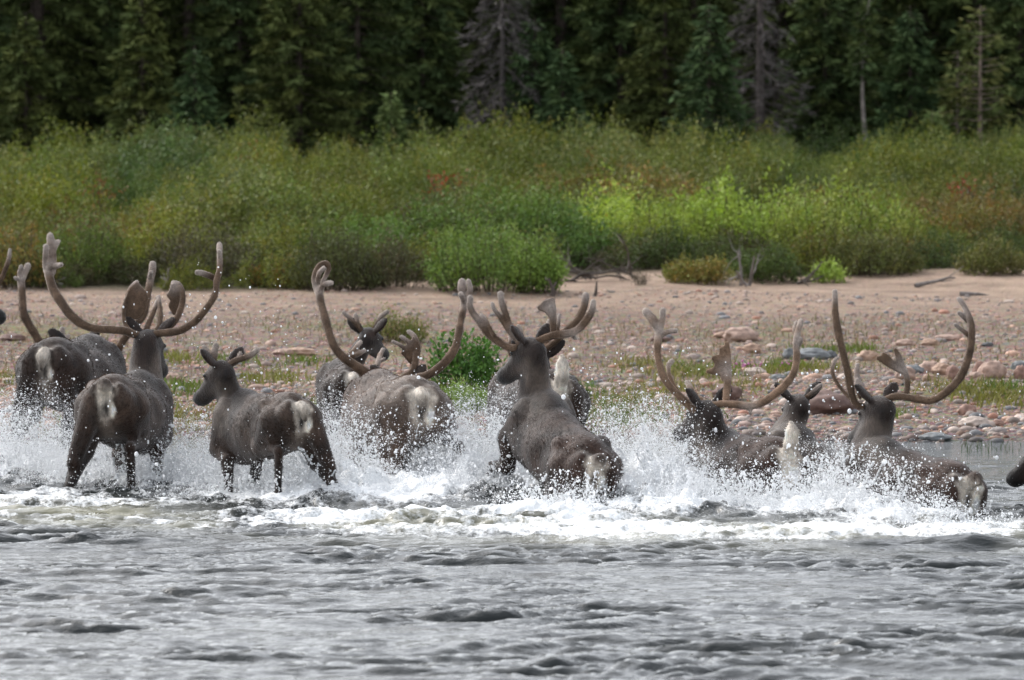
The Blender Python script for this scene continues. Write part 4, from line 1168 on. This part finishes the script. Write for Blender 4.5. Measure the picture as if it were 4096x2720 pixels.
def shrub(px, py, wpx, hpx, label, pal, shoots=120, leaves=26, dy=0.0, seed=0, **kw):
    r = np.random.default_rng(500 + seed)
    p = ground_at(px, py)
    sc = p[1] / FPX
    g, s = shrub_geo(r, W=wpx * sc * 1.15, H=hpx * sc, shoots=shoots, leaves=leaves, pal=pal, **kw)
    root = empty('shrub', tuple(p)); tag(root, label, 'shrub', 'shrubs standing out along the bank')
    link('foliage', mesh('foliage', *g, smooth=False), M_LEAF, root)
    link('stems', mesh('stems', *s), M_BARK, root)
def build_shrubs():
    i = 0
    for a in [
        (1590, 1365, 230, 120, 'low olive tussock shrub alone on the gravel behind the small caribou', [(.12,.14,.035), (.15,.15,.05), (.10,.13,.035), (.17,.13,.07)], dict(shoots=160, leaves=20, upright=.75, ll=(.03,.05), lw=.22)),
        (1860, 1560, 260, 270, 'leafy green bush on the gravel between the grey bull and the long-necked bull', [(.06,.13,.03), (.075,.15,.035), (.05,.11,.028)], dict(shoots=80, leaves=26, ll=(.035,.06), lw=.6, bare=.1)),
        (1850, 1650, 250, 110, 'bright green grassy clump below the leafy green bush', [(.17,.24,.07), (.20,.26,.09), (.14,.21,.06)], dict(shoots=170, leaves=20, upright=.9, ll=(.04,.07), lw=.16)),
        (3310, 1130, 120, 85, 'small bright green shrub standing free on the sand before the thicket', [(.22,.29,.06), (.19,.26,.05)], dict(shoots=45, leaves=16, ll=(.05,.08), lw=.3)),
        (1560, 1150, 300, 240, 'grey-brown twiggy bush at the thicket edge behind the grey bull antlers', DUSK, dict(shoots=150, leaves=22, round_=True)),
        (1340, 1160, 330, 270, 'large dark rounded bush at the thicket edge left of centre', [(.06,.07,.028), (.07,.075,.03), (.055,.06,.03)], dict(shoots=200, leaves=24, round_=True)),
        (1950, 1165, 480, 285, 'broad fresh green willow spilling over the sand in the centre', FRESH, dict(shoots=240, leaves=28, ll=(.04,.065))),
        (2150, 1170, 200, 230, 'smaller light green willow right of the broad central willow', [(.13,.20,.045), (.15,.22,.05)], dict(shoots=110, leaves=26, ll=(.04,.065))),
        (2790, 1130, 240, 120, 'low rust and olive bush on the sand edge left of the dead root', [(.15,.14,.04), (.19,.13,.04), (.12,.13,.035)], dict(shoots=150, leaves=22, round_=True)),
        (3060, 1120, 260, 150, 'dark green low bush right of the dead root', DEEP, dict(shoots=160, leaves=24, round_=True)),
        (3500, 1100, 330, 200, 'dark olive rounded bush at the sand edge on the right', [(.08,.095,.03), (.10,.10,.035), (.075,.085,.03)], dict(shoots=200, leaves=24, round_=True)),
        (3960, 1090, 240, 150, 'olive bush at the far right end of the sand edge', [(.10,.11,.035), (.12,.11,.04)], dict(shoots=150, leaves=24, round_=True)),
        (1120, 1140, 180, 140, 'small green bush with rust tips at the edge of the dark hollow', [(.09,.12,.03), (.12,.14,.035), (.2,.1,.03)], dict(shoots=90, leaves=22, round_=True)),
        (820, 1120, 420, 250, 'wide dusky bush with purple-brown twigs left of the middle', [(.07,.06,.045), (.075,.08,.035), (.09,.085,.04)], dict(shoots=200, leaves=22, round_=True)),
        (330, 1130, 360, 300, 'leafy mid-green bush at the thicket edge behind the widest antlers', [(.085,.12,.03), (.10,.135,.035)], dict(shoots=200, leaves=26)),
        (60, 1150, 300, 260, 'olive bush with ochre tips at the left picture edge', [(.12,.12,.035), (.10,.115,.035), (.2,.13,.04)], dict(shoots=180, leaves=24)),
        (2560, 1140, 60, 70, 'small bare brown twig bush on the sand beside the dead branches', [(.10,.085,.07)], dict(shoots=60, leaves=5, ll=(.02,.03))),
    ]:
        px, py, w, h, lab, pal, kw = a
        shrub(px, py, w, h, lab, pal, seed=i, **kw); i += 1
    # red leaved sprigs poking out of the thicket
    r = np.random.default_rng(9)
    for (px, py, Y, m, col, lab) in ((1760, 735, 71, 90, (.30,.06,.04), 'red leaved sprig in the middle of the thicket'), (1860, 725, 72, 40, (.26,.08,.05), 'smaller dull red sprig right of the red sprig'),
                                     (3850, 760, 72, 70, (.28,.035,.03), 'deep red leaved sprig in the thicket on the right'), (2300, 890, 68, 60, (.34,.13,.03), 'orange leaved sprig above the tangle of dead branches'),
                                     (2385, 985, 67.5, 60, (.38,.17,.03), 'yellow-orange sprig beside the tangle of dead branches'), (400, 770, 70, 90, (.20,.08,.04), 'rusty leaved sprig in the thicket on the left'),
                                     (1010, 640, 78, 60, (.24,.10,.04), 'orange-brown sprig high in the thicket left of centre')):
        p = at(px, py, Y)
        root = empty('sprig', (p[0], p[1], float(ground_z(p[0], p[1])))); tag(root, lab, 'sprig', 'autumn coloured sprigs')
        hgt = p[2] - root.location.z
        q = np.stack([r.normal(0, .11, m), r.normal(0, .10, m), hgt + r.normal(0, .09, m)], -1)
        V, F = leaf_quads(q, unit_rows(r.normal(size=(m, 3)) + [0, 0, .5]), r.uniform(.04, .07, m), r.uniform(.015, .03, m), r)
        link('leaves', mesh('leaves', V, F, np.repeat(np.array([col]) * r.uniform(.6, 1.3, (m, 1)), 4, 0), smooth=False), M_LEAF, root)
        SV, SF = [], []
        for j in range(5):
            v, f, f3 = tube([(r.normal(0, .02), r.normal(0, .02), 0), (r.normal(0, .04), r.normal(0, .04), hgt * .6), (r.normal(0, .09), r.normal(0, .08), hgt + .05)], [.007, .006, .003], 4, False)
            o = len(SV); SV.extend(v); SF.extend([tuple(k + o for k in z) for z in f])
        link('stems', mesh('stems', SV, SF, np.tile([[.09, .06, .045]], (len(SV), 1))), M_BARK, root)
build_shrubs()

# ------------------------------------------------------------------ driftwood
def branchy(r, start, d, L, rad, depth, V, F, C, col, curl=.35):
    pts = [np.array(start, float)]; d = unit(d); n = 6
    for i in range(n):
        d = unit(d + r.normal(0, curl, 3) * .6)
        pts.append(pts[-1] + d * L / n)
    R_ = np.linspace(rad, rad * .35, n + 1)
    v, f, f3 = tube(pts, R_, 6, False)
    o = len(V); V.extend(v); F.extend([tuple(i + o for i in q) for q in f]); C.extend([np.array(col) * r.uniform(.8, 1.2)] * len(v))
    if depth > 0:
        for k in range(r.integers(2, 4)):
            i = r.integers(1, n)
            branchy(r, pts[i], d + r.normal(0, .9, 3), L * r.uniform(.4, .7), R_[i] * .6, depth - 1, V, F, C, col, curl)
def build_driftwood():
    r = np.random.default_rng(55)
    GW, BWN = (.20,.18,.17), (.10,.085,.076)
    L = [((2180, 1145), (2030, 0, 60), 160, 14, 1, GW, 'weathered grey log sticking out over the sand below the central willow', (-1, -.2, .25)),
         ((2260, 1128), 0, 260, 10, 2, BWN, 'tangle of thin dead brown branches under the thicket left part', (.9, -.2, .22)),
         ((2400, 1122), 0, 300, 10, 2, BWN, 'tangle of dead grey-brown branches under the thicket middle part', (-.8, -.2, .3)),
         ((2520, 1118), 0, 260, 9, 2, BWN, 'arching dead branches at the right end of the tangle', (-.6, -.3, .45)),
         ((2975, 1140), 0, 150, 13, 2, GW, 'grey twisted dead root standing upright at the sand edge', (-.05, -.1, 1)),
         ((3210, 1140), 0, 130, 9, 2, BWN, 'spreading dead root lying on the sand beside a small bright shrub', (.8, -.3, .15)),
         ((3660, 1112), 0, 170, 10, 1, GW, 'bent grey stick with a hook lying on the sand at the right', (1, .1, .12)),
         ((3840, 1148), 0, 120, 11, 0, GW, 'straight pale stick lying flat on the sand at the far right', (1, .05, .02)),
         ((380, 1060), 0, 130, 9, 1, GW, 'pale broken branch under the thicket behind the widest antlers', (.8, -.2, .4)),
         ((250, 1150), 0, 70, 10, 1, GW, 'short pale root on the sand behind the left antlers', (-.5, -.2, .5)),
         ((1185, 1150), 0, 90, 11, 1, GW, 'pale grey dead stump on the sand left of the grey bull antlers', (.1, -.1, 1)),
         ((660, 1160), 0, 90, 10, 1, GW, 'grey root between the antler shovels of the second bull', (.3, -.2, .8)),
         ((1480, 1150), 0, 70, 8, 0, GW, 'small pale stub standing on the sand behind the curled antler', (.1, 0, 1)),
         ((2380, 1190), 0, 60, 8, 0, BWN, 'dark thin stub standing on the sand right of the centre', (.2, 0, 1)),
         ((2210, 1190), 0, 80, 12, 1, BWN, 'dark root end with a pale broken tip behind the antler shovel', (.1, -.1, 1))]
    for (pq, _, lpx, rpx, dep, col, lab, d) in L:
        p = ground_at(*pq); sc = p[1] / FPX
        V, F, C = [], [], []
        for k in range(1 if dep < 2 else 3):
            branchy(r, (r.normal(0, .08) * (dep == 2), r.normal(0, .08) * (dep == 2), .02), np.array(d) + r.normal(0, .25, 3) * (dep == 2), lpx * sc, rpx * sc * (.6 if dep == 2 else 1), dep, V, F, C, col, .3 if dep else .08)
        V = np.array(V); V[:, 2] = np.maximum(V[:, 2], -.03)
        o = link('driftwood', mesh('driftwood', V, F, np.array(C)), M_WOOD, None, tuple(p))
        tag(o, lab, 'driftwood', 'dead wood along the edge of the thicket')
build_driftwood()

# ------------------------------------------------------------------ forest
def spruce_geo(r, H, R, pal, dens=1.0, bare=0.0, taper=1.0, droop=.35, cardl=(.09, .17), cardw=.32, gaps=.15, trunk_c=(.075, .06, .05), tr=.055, lean=0.0, bend=0.0):
    """trunk with whorls of drooping limbs carrying short needle sprays"""
    pal = np.array(pal)
    zz = np.linspace(0, H, 10)
    tp = np.stack([lean * zz + bend * np.sin(zz / H * 3.1), 0 * zz, zz], -1)
    tv, tf, t3 = tube(tp, np.linspace(tr, .008, 10) * (H / 4) ** .5, 7, False)
    BP, AX, LN, CC, LV, LF = [], [], [], [], [], []
    z = bare * H + .05
    while z < H * .985:
        q = z / H
        prof = R * min(1.0, (1 - q) ** (.75 * taper) * 1.08 + .03)
        nb = int(r.integers(4, 7))
        a0 = r.uniform(0, 6.28)
        for k in range(nb):
            if r.random() < gaps: continue
            a = a0 + 6.283 * k / nb + r.normal(0, .25)
            L = prof * r.uniform(.6, 1.12)
            m = 6; t = np.linspace(0, 1, m)
            cx_ = np.interp(z, zz, tp[:, 0])
            dirx, diry = math.cos(a), math.sin(a)
            dz = -droop * L * (t ** 1.3) + .28 * L * np.clip(t - .6, 0, 1) ** 1.2
            pts = np.stack([cx_ + dirx * L * t, diry * L * t, z + dz], -1)
            v, f, f3 = tube(pts[::2], np.array([.012, .008, .004]) * (H / 4) ** .3, 3, False)
            o = len(LV); LV.extend(v); LF.extend([tuple(j + o for j in w) for w in f])
            ns = max(3, int(30 * dens * L / .6))
            tt = r.uniform(.08, 1, ns) ** .7
            b = np.stack([np.interp(tt, t, pts[:, i]) for i in range(3)], -1) + r.normal(0, .018, (ns, 3))
            out = np.array([dirx, diry, -.15]); sd = np.array([-diry, dirx, 0])
            ax = out[None] * r.uniform(.2, 1, (ns, 1)) + sd[None] * r.normal(0, .75, (ns, 1)) + np.array([0, 0, 1.0])[None] * r.normal(-.18, .32, (ns, 1))
            BP.append(b); AX.append(unit_rows(ax)); LN.append(r.uniform(*cardl, ns))
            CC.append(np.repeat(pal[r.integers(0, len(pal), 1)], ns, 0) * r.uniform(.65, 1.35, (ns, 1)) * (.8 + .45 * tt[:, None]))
        z += r.uniform(.07, .13) * (H / 4) ** .5
    BP, AX, LN, CC = map(np.concatenate, (BP, AX, LN, CC))
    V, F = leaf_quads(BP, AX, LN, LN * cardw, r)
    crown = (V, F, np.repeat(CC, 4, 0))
    LV = np.array(LV)
    o = len(tv)
    wood_f = np.array(list(tf) + [tuple(j + o for j in w) for w in LF])
    wood_v = np.concatenate([np.array(tv), LV])
    return (wood_v, wood_f, np.tile([trunk_c], (len(wood_v), 1))), crown

SPR = [(.052,.074,.026), (.062,.080,.026), (.044,.066,.026)]
SPRO = [(.076,.088,.026), (.066,.082,.026), (.058,.076,.026)]
SPRB = [(.046,.074,.030), (.055,.084,.032), (.042,.070,.030)]
DEADG = [(.095,.085,.082), (.075,.068,.065), (.11,.10,.098)]
PINE = [(.085,.10,.032), (.10,.105,.035), (.07,.09,.03)]
YOUNG = [(.085,.12,.04), (.10,.13,.045)]

def place_tree(geo, name, label, loc, group, s=1.0, rz=0.0):
    tr, cr = geo
    root = empty(name, loc, rz); root.scale = (s, s, s)
    tag(root, label, 'tree', group)
    link('trunk', mesh('trunk', *tr), M_BARK, root)
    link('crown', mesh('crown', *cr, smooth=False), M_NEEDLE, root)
    return root
def copy_tree(src, loc, s, rz, label):
    c = src.copy(); COL.objects.link(c)
    c.location = loc; c.scale = (s, s, s * random.uniform(.92, 1.1)); c.rotation_euler = (0, 0, rz); c['label'] = label
    for ch in list(src.children):
        k = ch.copy(); COL.objects.link(k); k.parent = c
    return c
def build_forest():
    r = np.random.default_rng(101)
    def gz(x, y): return float(ground_z(x, y)) - .03
    # trees one can tell apart at the front: photo x, top y (may lie above the frame), distance, half width px, kind, label
    G = 'spruces at the front of the forest'
    F_ = [(105, 60, 88, 130, SPRO, {}, 'olive tinged spruce with a pointed top near the left edge'),
          (-60, -500, 90, 170, SPR, {}, 'dark spruce cut off by the left edge of the picture'),
          (330, -700, 94, 190, SPR, {}, 'tall blackish spruce right of the olive pointed spruce'),
          (570, -60, 87, 150, SPRO, {}, 'full olive green spruce left of the small slim spruce'),
          (780, 180, 85, 95, SPRB, {}, 'small slim bluish spruce with its tip in front of darker trees'),
          (960, -500, 93, 180, SPR, {}, 'dark spruce behind and right of the small slim bluish spruce'),
          (1200, -300, 88, 210, SPRO, {'droop': .25}, 'broad spruce with layered flat olive boughs left of centre'),
          (1430, -600, 89, 200, SPR, {'droop': .25}, 'broad dark spruce with layered boughs beside the grey dead tree'),
          (1565, 370, 82, 55, YOUNG, {}, 'little pale green young spruce rising from the bushes'),
          (1690, -400, 92, 150, SPR, {}, 'dark green spruce left of the grey dead tree'),
          (2010, -500, 86, 150, DEADG, dict(droop=.75, cardl=(.10, .22), cardw=.10, dens=1.5, gaps=.25, trunk_c=(.10,.088,.085)), 'bare grey dead spruce with drooping lichen covered twigs near the centre'),
          (2140, 70, 86, 130, SPRB, {}, 'blue-green spruce just right of the grey dead spruce'),
          (2250, 190, 85, 100, SPRB, {}, 'shorter dense spruce in front of the blue-green spruce'),
          (2480, -500, 93, 190, SPR, {}, 'very dark spruce in the shaded gap right of centre'),
          (2660, -300, 90, 170, SPRO, {}, 'yellowish olive spruce left of the dense pointed spruce'),
          (2835, 10, 85, 155, SPRB, {'dens': 1.4, 'gaps': .05}, 'dense bright green pointed spruce right of centre'),
          (3040, -600, 87, 145, DEADG, dict(droop=.5, cardl=(.10, .2), cardw=.10, dens=1.2, gaps=.3, trunk_c=(.10,.085,.08), tr=.075), 'dead spruce with a bare brown trunk and grey twigs right of the dense pointed spruce'),
          (3300, -200, 89, 190, SPR, {}, 'dark spruce with drooping boughs between the dead tree and the crooked bare trunk'),
          (3480, -20, 86, 80, SPR, dict(bare=.55, trunk_c=(.22,.195,.18), bend=-.12, tr=.05), 'slim spruce with a crooked pale bare trunk'),
          (3640, 20, 88, 120, SPRB, {}, 'bluish spruce right of the crooked pale trunk'),
          (3730, 440, 84, 80, YOUNG, {}, 'low pale spruce at the foot of the bluish spruce on the right'),
          (3920, 20, 86, 120, PINE, dict(bare=.30, dens=.8, gaps=.4, droop=-.1, taper=.6, trunk_c=(.22,.17,.145), tr=.055), 'thin yellow-green pine with a visible trunk at the right'),
          (3830, 200, 86.5, 110, PINE, dict(bare=.35, dens=.7, gaps=.45, droop=.1, taper=.6, trunk_c=(.17,.14,.125)), 'shorter ragged pine leaning beside the thin yellow-green pine'),
          (4080, -400, 90, 180, SPR, {}, 'dark spruce cut off by the right edge of the picture')]
    for i, (px, ty, Y, hw, pal, kw, lab) in enumerate(F_):
        base = at(px, 560, Y); z0 = gz(base[0], Y)
        top = at(px, ty, Y)[2]
        H = top - z0; sc = Y / FPX
        geo = spruce_geo(np.random.default_rng(300 + i), H, hw * sc * 1.5, pal, **{**dict(cardl=(.10, .20), cardw=.27, gaps=.1, dens=2.0), **kw})
        place_tree(geo, 'pine_tree' if pal is PINE else 'spruce_tree', lab, (base[0], Y, z0), G)
    # the shaded forest behind: five kinds, copied
    protos = []
    for k in range(5):
        geo = spruce_geo(np.random.default_rng(900 + k), 8.0, 1.05, SPR if k % 2 else SPRO[1:] , dens=1.4, cardl=(.12, .22), cardw=.28, gaps=.12, tr=.09)
        protos.append(geo)
    roots = [None] * 5
    lab = 'shaded spruce standing among the dark forest behind the front trees'
    n = 0
    for row, Y0 in enumerate((94, 98.5, 103, 108, 114, 121, 129)):
        half = Y0 * .09 + 6
        for xx in np.arange(-half, half, 1.35 + .06 * row):
            x = xx + r.normal(0, .3) + .7 * (row % 2); y = Y0 + r.normal(0, 1.0)
            k = int(r.integers(0, 5)); s = r.uniform(.8, 1.3); rz = r.uniform(0, 6.28)
            loc = (x, y, gz(x, y))
            if roots[k] is None: roots[k] = place_tree(protos[k], 'spruce_tree', lab, loc, 'shaded spruces of the forest behind', s, rz)
            else: copy_tree(roots[k], loc, s, rz, lab)
            n += 1
    print('forest trees', n)
build_forest()

# ------------------------------------------------------------------ spray
def build_spray():
    r = np.random.default_rng(202)
    P, R_ = [], []
    def cloud(px, Y, n, sx, sy, h, r0, z0=0.0, lean=0.0, power=1.0, sig=.45):
        xc = (px - CX) / FPX * Y
        z = z0 + h * (r.random(n) ** power) * 1.0
        e = r.exponential(h * .55, n); z = z0 + np.where(e > h * 2.0, r.random(n) ** 2 * h * 1.6, e) if power == 0 else z
        x = xc + r.normal(0, sx, n) + lean * (z - z0)
        y = Y + r.normal(0, sy, n)
        q = np.stack([x, y, z], -1)
        ok = r.random(n) < np.clip(.42 + .95 * fbm(q * np.array([7, 5, 9]), 3), .06, 1)
        P.append(q[ok]); n = int(ok.sum()); R_.append(np.clip(r0 * np.exp(r.normal(0, sig, n)), .0012, .016))
    # dense white spray low round the legs: photo x, distance, count, spread, height
    for (px, Y, n, sx, sy, h) in [
        (-60, 40.8, 16000, .35, .5, .36), (60, 40.6, 14000, .35, .5, .30), (200, 40.4, 7000, .3, .5, .20), (330, 40.0, 6000, .3, .4, .14), (480, 40.2, 6000, .3, .5, .14), (620, 39.8, 8000, .3, .5, .20), (740, 39.6, 9000, .28, .5, .22),
        (860, 38.8, 5000, .2, .3, .17), (1010, 39.2, 7000, .25, .4, .2), (1130, 38.9, 6000, .2, .35, .18), (1230, 38.7, 8000, .16, .35, .26), (1325, 38.7, 20000, .2, .4, .36), (1400, 39.0, 9000, .2, .4, .34),
        (1520, 40.3, 5000, .25, .3, .12), (1640, 40.2, 5000, .22, .4, .12), (1770, 39.8, 12000, .2, .5, .22), (1880, 39.2, 24000, .22, .5, .36), (1960, 39.3, 14000, .2, .4, .36), (2040, 39.2, 7000, .15, .3, .24), (2190, 37.3, 5000, .2, .2, .17),
        (2320, 37.0, 4000, .15, .2, .14), (2480, 38.3, 12000, .2, .5, .3), (2570, 38.8, 28000, .22, .5, .38), (2690, 38.2, 14000, .2, .3, .25), (2820, 37.5, 7000, .22, .25, .2), (2960, 37.5, 6000, .22, .25, .16), (3100, 37.4, 5000, .2, .25, .15),
        (3240, 37.4, 8000, .2, .3, .2), (3360, 37.4, 10000, .2, .4, .26), (3480, 37.2, 10000, .18, .4, .26), (3600, 36.8, 8000, .2, .3, .22), (3720, 36.3, 4500, .15, .2, .13), (3840, 36.0, 3000, .15, .2, .07), (4010, 36.0, 2500, .2, .2, .07)]:
        cloud(px, Y, int(n * 3.0), sx, sy, h * .9, .0022, -.02, 0, 0, .5)
    for (px, Y, n, sx, sy, h) in [(-40, 41.3, 46000, .4, .6, .42), (110, 41.0, 40000, .35, .6, .36), (300, 40.6, 20000, .35, .5, .24), (520, 40.6, 26000, .4, .5, .28), (720, 40.4, 28000, .35, .5, .30), (900, 40.2, 16000, .3, .5, .26), (1100, 39.9, 16000, .3, .5, .26), (1600, 42.2, 12000, .3, .3, .3),
                                  (1325, 39.6, 20000, .10, .4, .40), (1450, 42.0, 14000, .25, .3, .40), (1800, 40.6, 20000, .22, .5, .34), (1900, 39.8, 30000, .22, .5, .44), (1990, 39.6, 20000, .2, .4, .42), (2500, 39.3, 22000, .25, .5, .38), (2590, 39.3, 34000, .20, .5, .42), (2700, 38.6, 14000, .15, .3, .20), (3380, 38.2, 14000, .22, .3, .3)]:
        cloud(px, Y, n * 2, sx, sy, h * .85, .0019, -.02, 0, 0, .4)
    # finer, higher drops
    for (px, Y, n, sx, sy, h, z0) in [
        (120, 41, 2500, .5, .6, .5, .1), (480, 40, 2200, .5, .6, .55, .15), (330, 38.9, 900, .35, .2, .5, .15), (740, 40.5, 3200, .45, .8, .50, .15), (950, 40.5, 2200, .5, .8, .5, .2), (1180, 38, 900, .25, .3, .35, .15), (1330, 39, 2600, .3, .5, .45, .2),
        (1560, 39.3, 900, .3, .2, .4, .1), (1800, 40.3, 2200, .4, .8, .55, .15), (1950, 40, 2200, .35, .6, .55, .2), (2250, 37, 1300, .3, .2, .3, .15), (2460, 39.5, 3200, .4, .8, .5, .15), (2620, 39.2, 3000, .25, .6, .40, .15), (2900, 37.6, 2400, .38, .15, .2, .08), (3120, 37.6, 2000, .2, .2, .28, .12),
        (3330, 37.8, 4200, .25, .3, .35, .15), (3560, 37, 2600, .25, .2, .34, .12), (3700, 36.4, 2200, .22, .15, .25, .1), (3900, 37.5, 900, .4, .5, .22, .1)]:
        cloud(px, Y, int(n * .6), sx, sy, h * .62, .0025, z0 * .6, 0, 0, .6)
    # sparse flung drops, high up
    for (px, Y, n, sx, sy, h, z0) in [(800, 40, 380, .45, .6, .95, .4), (950, 39.5, 160, .3, .4, 1.1, .5), (1250, 39, 200, .4, .5, .7, .4), (1750, 39.5, 320, .5, .6, .7, .4), (2450, 39, 420, .5, .6, .6, .4), (2600, 39.2, 300, .4, .5, .6, .4), (3250, 38.6, 260, .4, .5, .55, .4), (3700, 37.5, 260, .35, .5, .6, .3), (300, 40, 240, .4, .5, .6, .3)]:
        cloud(px, Y, n, sx, sy, h, .0036, z0, 0, 1.4, .5)
    # torn sheets of water thrown up from the surface
    SHV, SHF = [], []; nsh = 0
    def sheet(px, Y, w, h, fan, seed):
        nonlocal nsh
        nu, nv = int(w / .009), int(h / .009)
        u, v = np.meshgrid(np.linspace(-1, 1, nu), np.linspace(0, 1, nv), indexing='ij')
        a = r.uniform(-.6, .6); xc = (px - CX) / FPX * Y
        spread = 1 + fan * v
        lx = u * w / 2 * spread; ly = .25 * w * (u * u - .4) * r.choice([-1, 1]) - .35 * h * v * v * r.uniform(-1, 1)
        n3 = np.stack([u * w * 6 + seed * 9.1, v * h * 6, v * 0 + seed], -1)
        ex = .05 * fbm(n3, 3); ey = .07 * fbm(n3 + 31, 3)
        top = .62 + .5 * fbm(np.stack([u * w * 5 + seed * 3.7, u * 0, u * 0 + 2.2], -1), 3)
        z = h * v * np.clip(top, .15, 1.4) - .02
        X_ = xc + lx * math.cos(a) - ly * math.sin(a) + ex; Y_ = Y + lx * math.sin(a) + ly * math.cos(a) + ey
        hole = fbm(np.stack([u * w * 9 * spread + seed * 5, v * h * 7, v * 0 + seed * 2], -1), 4, .62)
        keep = hole > (-.55 + 1.15 * v ** 1.1 + .5 * np.abs(u) ** 4)
        I = np.arange(nu * nv).reshape(nu, nv)
        kf = keep[:-1, :-1] & keep[1:, 1:] & keep[1:, :-1] & keep[:-1, 1:]
        F = np.stack([I[:-1, :-1], I[1:, :-1], I[1:, 1:], I[:-1, 1:]], -1)[kf]
        F = np.concatenate([F[:, [0, 1, 2]], F[:, [0, 2, 3]]])
        used = np.unique(F); mp = np.zeros(nu * nv, np.int64); mp[used] = np.arange(len(used))
        SHV.append(np.stack([X_, Y_, z], -1).reshape(-1, 3)[used]); SHF.append(mp[F] + nsh); nsh += len(used)
    k = 0
    for (px, Y, w, h) in [(-40, 40.4, .7, .30), (80, 40.2, .6, .26), (200, 40, .5, .16), (420, 39.9, .5, .10), (600, 39.4, .5, .14), (740, 39.2, .5, .16), (860, 38.6, .3, .14), (1010, 38.9, .3, .10), (1240, 38.4, .3, .2), (1330, 38.2, .45, .32), (1420, 38.6, .4, .28),
                          (1540, 39.2, .4, .10), (1650, 39.2, .4, .11), (1780, 39.2, .45, .2), (1880, 38.7, .5, .34), (1950, 38.9, .4, .32), (2170, 37.25, .35, .13), (2240, 37.1, .4, .17), (2330, 36.9, .25, .09), (2480, 38.2, .45, .26), (2580, 38.2, .55, .34), (2690, 38, .5, .32), (2760, 37.6, .4, .22), (2860, 37.4, .45, .16),
                          (2960, 37.2, .4, .13), (3080, 37.2, .35, .10), (3180, 37.2, .3, .10), (3260, 37.2, .4, .18), (3370, 37.2, .45, .26), (3480, 37, .4, .24), (3580, 36.7, .45, .20), (3680, 36.3, .35, .13), (3790, 36, .3, .05), (3990, 35.9, .4, .05)]:
        for j in range(3):
            sheet(px + r.normal(0, 28), Y + r.normal(0, .22), w * r.uniform(.5, .95), h * r.uniform(.75, 1.5), r.uniform(0, .6), k); k += 1
    # ropes and arcs of water flung from the legs: strings of touching drops on ballistic paths
    for (px, Y, m, h) in [(-40, 40.4, 16, .45), (90, 40.3, 14, .4), (300, 39.4, 10, .25), (480, 39.4, 12, .3), (700, 39.4, 16, .4), (860, 38.5, 12, .3), (1010, 38.3, 10, .22), (1110, 38.0, 10, .22), (1290, 38.1, 16, .4), (1400, 38.8, 14, .4), (1570, 39.3, 8, .2), (1760, 39.2, 12, .35), (1860, 39, 14, .45), (1990, 38.6, 14, .4),
                          (2120, 37.5, 10, .2), (2260, 37.1, 14, .25), (2400, 37.6, 10, .25), (2540, 38.2, 18, .5), (2680, 38, 14, .4), (2820, 37.4, 14, .25), (2980, 37.2, 12, .2), (3160, 37.3, 12, .22), (3300, 37.3, 14, .35), (3430, 37.2, 16, .4), (3580, 36.7, 14, .32), (3700, 36.3, 10, .2), (3860, 36.2, 8, .12)]:
        for j in range(m):
            xc = (px + r.normal(0, 35) - CX) / FPX * Y
            a = r.uniform(0, 6.28); vh = r.uniform(.2, 1.0); vz = math.sqrt(2 * 9.8 * h * r.uniform(.3, 1.3))
            t0 = r.uniform(.02, .3) * vz / 9.8 * 2; t1 = t0 + r.uniform(.12, .5) * vz / 9.8
            q = int(r.integers(30, 90)); t = np.sort(r.uniform(t0, t1, q))
            pts = np.stack([xc + vh * math.cos(a) * t, Y + vh * math.sin(a) * t * .7, vz * t - 4.9 * t * t], -1)
            pts += .03 * np.stack([fbm(np.stack([t * 14, t * 0 + j, t * 0 + k_ + px], -1), 2) for k_ in (1, 5, 9)], -1) + r.normal(0, .003, pts.shape)
            ok = pts[:, 2] > -.01
            P.append(pts[ok]); R_.append(np.clip(.0034 * np.exp(r.normal(0, .45, int(ok.sum()))), .0015, .010))
    P, R_ = np.concatenate(P), np.concatenate(R_)
    small = R_ < .0036
    V1, F1, _ = scatter(TET, P[small], R_[small], None, r.uniform(0, 6.28, small.sum()))
    big = ~small
    nb_ = int(big.sum())
    V2, F2, _ = scatter(ICO1, P[big], R_[big] * .92, None, r.uniform(0, 6.28, nb_), np.stack([r.uniform(.6, 1.35, nb_), r.uniform(.6, 1.35, nb_), r.uniform(.6, 1.6, nb_)], -1))
    print('drops', small.sum(), big.sum())
    me = mesh('water_spray', np.concatenate([V1, V2] + SHV), np.concatenate([F1, F2 + len(V1)] + [f + len(V1) + len(V2) for f in SHF]))
    tag(link('water_spray', me, M_DROP), 'white spray and flying drops thrown up round the legs of the running caribou', 'water spray', None, 'stuff')
build_spray()
